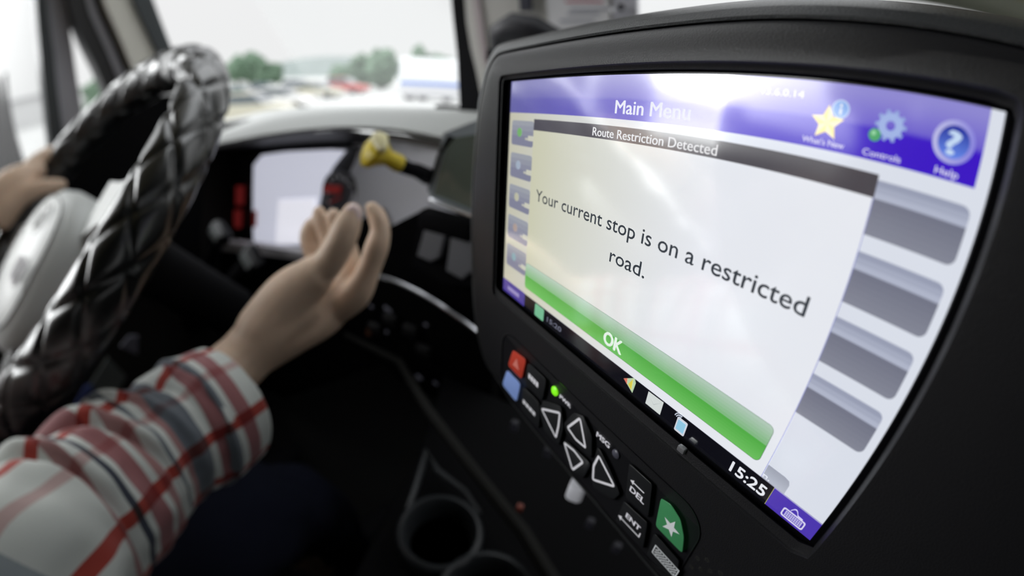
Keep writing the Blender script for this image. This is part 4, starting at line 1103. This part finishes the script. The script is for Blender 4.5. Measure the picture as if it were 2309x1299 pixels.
# seat behind and under the driver
st = thing('driver_seat', V(-.57, -.50, -1.0), 'dark fabric driver seat under the plaid-shirted driver', 'seat')
mb = MB(); mb.box((-.57, -.36, -.88), (.25, .27, .05), SEATF, bev=.03); mb.build('seat_cushion', st)
mb = MB(); mb.box((-.57, -.74, -.35), (.25, .05, .42), SEATF, bev=.04); mb.build('backrest', st)
mb = MB(); mb.box((-.57, -.74, .18), (.13, .04, .09), SEATF, bev=.03); mb.build('headrest', st)
mb = MB(); mb.box((-.57, -.40, -.965), (.16, .2, .035), BLACK, bev=.01); mb.build('seat_base', st)

# grey card and blue packet tucked beside the wheel column
t = thing('door_pocket_card', AX(235, 850, -.98), 'dull grey card with a blue end, standing between the wheel and the sleeve', 'card')
def xpanel(P, x, th, m_):
    mb = MB(); a = [AX(px, py, x) for px, py in P]; b = [p + V(-th, 0, 0) for p in a]; mb.loft([a, b], m_, cap=True); return mb
xpanel([(243, 806), (285, 850), (255, 900), (205, 900), (205, 868)], -.78, .004, mat('dull_grey_card', (.09, .10, .095, 1), .7)).build('card_face', t, False)
xpanel([(192, 872), (208, 870), (214, 892), (190, 905), (165, 925)], -.775, .004, mat('dull_blue', (.04, .06, .20, 1), .6)).build('blue_end', t, False)
t = xpanel([(292, 758), (312, 758), (310, 800), (272, 782)], -.76, .004, mat('lilac_grey', (.12, .12, .15, 1), .6)).build('plastic_tag', None, False)
tag(t, 'small lilac grey tag under the steering column', 'tag')

# ================================================================== OUTSIDE
ROADZ = -CZ
mb = MB(); mb.loft([[V(x, y, ROADZ) for x in (-400, -60, 60, 400)] for y in (-60, 40, 420)], mat('pale_lot_concrete', (.42, .42, .41, 1), .9, var=.15, bscale=3), closed=False); struct(mb, 'ground', False)
# own hood
hd = MB(); WHP = mat('white_truck_paint', (.72, .73, .72, 1), .3, coat=.4)
rows_ = []
for y, z, w_ in ((.99, -.165, 1.1), (1.05, -.135, 1.1), (1.3, -.115, 1.08), (1.7, -.125, 1.02), (2.1, -.16, .96), (2.35, -.23, .90), (2.45, -.40, .86), (2.48, -1.2, .86)):
    rows_.append([V(w_ * q, y, z - (.05 if y < 2.4 else .0) * abs(q) ** 3 - (.5 if abs(q) > .999 else 0)) for q in (-1, -.96, -.85, -.6, -.3, 0, .3, .6, .85, .96, 1)])
hd.loft(rows_, WHP, closed=False); hood = tag(hd.build('truck_hood', None, sharp=70), 'white hood of the own truck beyond the windshield', 'hood')
for (sx, sy) in ((910, 214), (985, 212)):
    pass
mb = MB(); mb.box(AY(1035, 246, .80), (.05, .02, .006), BLACK, (V(1, .1, 0).normalized(), V(-.1, 1, 0).normalized(), V(0, 0, 1)), .002); tag(mb.build('wiper_cowl', None), 'black wiper blade lying at the foot of the windshield', 'wiper')
# side mirror outside the driver's window
t = thing('side_mirror', AX(20, 300, -1.45), 'thin black arm of the outside mirror seen through the door window', 'mirror')
mb = MB(); mb.tube([AX(12, 165, -1.4), AX(16, 230, -1.4), AX(26, 300, -1.4), AX(44, 372, -1.4), AX(60, 420, -1.35)], [.004, .008, .012, .016, .018], BLACK, n=8); mb.build('mirror_arm', t)
mb = MB(); mb.box(AX(-60, 330, -1.45), (.05, .10, .16), PSMOOTH, bev=.02); mb.build('mirror_housing', t); mb = MB(); mb.tube([AX(26, 300, -1.4), V(-1.12, .02, -.35)], .012, BLACK, n=8); mb.build('mirror_bracket', t)

def foliage(name, c, rx, rz, seed, label, cat_='tree', col=(.12, .19, .125, 1), group='trees beyond the lot', cone=False):
    t = thing(name, V(c.x, c.y, ROADZ), label, cat_, group)
    rnd = random.Random(seed); mb = MB(); m_ = mat('leaves_%d' % (seed % 3), tuple(a * (1 + .12 * ((seed % 3) - 1)) for a in col[:3]) + (1,), .9, bump=1.0, bscale=6, var=.35, bdist=.2)
    zc = c.z
    mb.ellipsoid(V(c.x, c.y, zc), (rx * .82, rx * .8, rz * .85), m_, n=22, m=14, amp=.35, freq=2.5, seed=seed)
    for k in range(26):
        a = rnd.uniform(0, 2 * pi); e = rnd.uniform(-.8, 1); q = rnd.uniform(.55, .85); rr_ = sqrt(1 - min(1, e * e)) * (1 if not cone else (1 - e) / 1.6)
        p = V(c.x + rx * q * rr_ * cos(a), c.y + rx * q * rr_ * sin(a), zc + rz * q * e)
        s_ = rx * rnd.uniform(.22, .38) * (1 if not cone else .7)
        mb.ellipsoid(p, (s_, s_, s_ * .85), m_, n=12, m=8, amp=.5, freq=2.2, seed=seed + k)
    mb.build('crown', t, sharp=80)
    mb = MB(); mb.tube([V(c.x, c.y, ROADZ), V(c.x, c.y, zc)], [rx * .10, rx * .05], mat('bark', (.06, .045, .03, 1), .9), n=8); mb.build('trunk', t)
def at(px, py, d): return A(px, py, d)
def sky_h(px, ytop, ybase, d):                # centre and half height for something seen from ytop to ybase
    a, b = A(px, ytop, d), A(px, ybase, d); return (a + b) / 2, abs(a.z - b.z) / 2
trees = [(535, 125, 182, 52, 30, 'dense green tree behind the parked cars, nearest the steering wheel'), (568, 112, 185, 62, 34, 'taller green tree with a pointed top, right of the one nearest the wheel'),
         (608, 134, 188, 50, 34, 'round green tree on the right of the first clump, next to the hill'), (770, 140, 192, 52, 32, 'low green tree left of the tall rounded one'),
         (815, 118, 192, 64, 34, 'green tree of middle height leaning on the tall rounded one'), (862, 103, 192, 58, 42, 'tall rounded green tree left of the white trailer'),
         (944, 98, 150, 75, 20, 'small pointed tree rising behind the white trailer'), (985, 122, 160, 80, 40, 'low green trees in a line behind the trailer roof')]
for i, (px, y0, y1, d, wpx, lab) in enumerate(trees):
    c, hz = sky_h(px, y0, y1 + 8, d); foliage('tree', c, wpx / 1000 * d, hz, 11 + i, lab)
c, hz = sky_h(222, 175, 300, 30); foliage('tree', c, 1.0, hz, 31, 'green tree seen through the small gap behind the door pillar')
c, hz = sky_h(20, 345, 400, 20); foliage('bush', c, .5, hz * .6, 33, 'grey-green bush below the door window by the mirror arm', 'bush')
# hill
mb = MB(); HP = [(560, 150), (620, 143), (680, 131), (740, 126), (790, 127), (850, 130), (920, 140), (1000, 150)]
top = [A(px, py, 240) for px, py in HP]
mb.loft([[p + V(0, 0, -14) - Vector((p.x, p.y, 0)).normalized() * 60 for p in top], [p + V(0, 0, -3) - Vector((p.x, p.y, 0)).normalized() * 18 for p in top], top, [p + V(0, 0, -16) + Vector((p.x, p.y, 0)).normalized() * 60 for p in top]], mat('hazy_hill', (.17, .20, .19, 1), .95, var=.2, bscale=2), closed=False)
tag(mb.build('hill', None, origin=V(top[3].x, top[3].y, ROADZ)), kind='structure')
# white box trailer with a blue stripe
def boxat(mb, px0, px1, d, z0, z1, depth, m_, inset=0):
    a, b = A(px0, 168, d), A(px1, 168, d); a.z = b.z = 0
    u_ = (b - a).normalized(); n_ = V(-u_.y, u_.x, 0)
    if n_.dot(a) < 0: n_ = -n_
    c = (a + b) / 2 + n_ * (depth / 2 + inset); c.z = (z0 + z1) / 2
    mb.box(c, ((b - a).length / 2, depth / 2, (z1 - z0) / 2), m_, (u_, n_, V(0, 0, 1)), .02); return a, b, u_, n_
D_T = 36; zt = A(960, 131, D_T).z; zs0 = A(960, 184, D_T).z; zs1 = A(960, 193, D_T).z
t = thing('box_trailer', A(965, 200, D_T + 1) * 1.0, 'white box trailer with a blue stripe along its bottom, beyond the windshield post', 'trailer')
mb = MB(); boxat(mb, 902, 1046, D_T, zs0, zt, 2.5, mat('white_trailer_paint', (.92, .93, .95, 1), .4, emit=0)); mb.build('box', t)
mb = MB(); boxat(mb, 903, 1046, D_T, zs1, zs0, 2.5, mat('blue_trailer_stripe', (.10, .22, .62, 1), .5)); mb.build('blue_stripe', t)
mb = MB(); boxat(mb, 904, 1046, D_T, zs1 - .95, zs1, 2.45, mat('white_skirt', (.6, .6, .62, 1), .5)); mb.build('side_skirt', t)
for px in (925, 955, 1010):
    a = A(px, 190, D_T + .5); 
    mb = MB(); dd = V(a.x, a.y, 0).normalized(); mb.lathe(V(a.x, a.y, ROADZ + .5), dd, [(.30, -.14), (.50, -.14), (.52, 0), (.50, .14), (.30, .14)], BLACK, n=20); mb.build('wheel', t)
# parked cars
def car(px, d, yaw, colr, label, s_=1.0, h=1.45, L_=4.4, red=False):
    p = A(px, 200, d); p.z = ROADZ
    t = thing('parked_car', p, label, 'car', 'cars parked across the lot')
    fx = V(cos(yaw), sin(yaw), 0); fy = V(-sin(yaw), cos(yaw), 0)
    prof = [(-.50, .20), (-.50, .52), (-.47, .60), (-.30, .64), (-.22, .66), (.24, .64), (.46, .56), (.50, .48), (.50, .22)]
    cab = [(-.36, .62), (-.27, .97), (-.20, 1.0), (.04, 1.0), (.10, .97), (.25, .62)]
    Wd = .88
    P3 = lambda a, b, w_: p + fx * a * L_ * s_ + V(0, 0, b * h * s_) + fy * w_ * s_
    pm = mat('car_paint_' + colr[0], colr[1], .25, coat=.6)
    mb = MB(); mb.loft([[P3(a * k, b if k == 1 else .2 + (b - .2) * .97, w_) for a, b in prof] for w_, k in ((-Wd, .97), (-Wd * .93, 1), (Wd * .93, 1), (Wd, .97))], pm, cap=True); mb.build('body_shell', t)
    mb = MB(); mb.loft([[P3(a, b, w_ * (1 - .18 * (b - .62) / .38)) for a, b in cab] for w_ in (-.80, .80)], mat('car_glass', (.06, .08, .09, 1), .08, coat=.8), cap=True); mb.build('windows', t)
    mb = MB(); mb.loft([[P3(a, b, w_) for a, b in ((-.275, .955), (-.20, 1.015), (.04, 1.015), (.105, .955))] for w_ in (-.68, .68)], pm, cap=True); mb.build('roof', t)
    for a in (-.31, .31):
        for w_ in (-.80, .80):
            mb = MB(); mb.lathe(P3(a, .0, w_) + V(0, 0, .31 * s_), fy, [(.10, -.10), (.20, -.11), (.31, -.10), (.31, .10), (.20, .11), (.10, .10)], BLACK, n=18); mb.build('wheel', t)
SIL = ('silver', (.55, .57, .58, 1)); WHc = ('white', (.80, .80, .78, 1)); TEAL = ('teal', (.12, .24, .24, 1)); BLU = ('slate', (.10, .14, .20, 1)); REDc = ('red', (.45, .06, .05, 1)); BGE = ('beige', (.50, .48, .38, 1))
car(600, 42, .5, BLU, 'slate blue car parked below the first clump of trees')
car(672, 44, .4, SIL, 'silver car parked left of the red pickup, the tallest of the row', h=1.6)
car(545, 32, .7, TEAL, 'dark teal car parked nearest the steering wheel')
car(628, 28, .6, WHc, 'white car parked in the nearer row, middle of it')
car(560, 22, .6, BGE, 'beige car parked in the nearest row beside the wheel')
car(716, 39, .4, BGE, 'beige car parked between the silver car and the red pickup')
car(775, 46, .25, REDc, 'red pickup parked under the trees left of the trailer', h=1.7, L_=5.4)
# far building through the door window
mb = MB(); a = A(20, 232, 60); b = A(105, 203, 60); mb.box((a.x, (a.y + b.y) / 2, (ROADZ + a.z) / 2), (1.5, 30, abs(a.z - ROADZ) / 2), mat('pale_building', (.62, .62, .62, 1), .8)); 
bd = thing('warehouse', V(a.x, 0, ROADZ), 'pale low warehouse seen through the door window behind the mirror arm', 'building')
mb.build('wall', bd, False); mb = MB(); mb.box((a.x, (a.y + b.y) / 2, a.z), (1.7, 30.3, .18), mat('grey_roof_edge', (.35, .35, .36, 1), .8)); mb.build('roof_edge', bd, False)
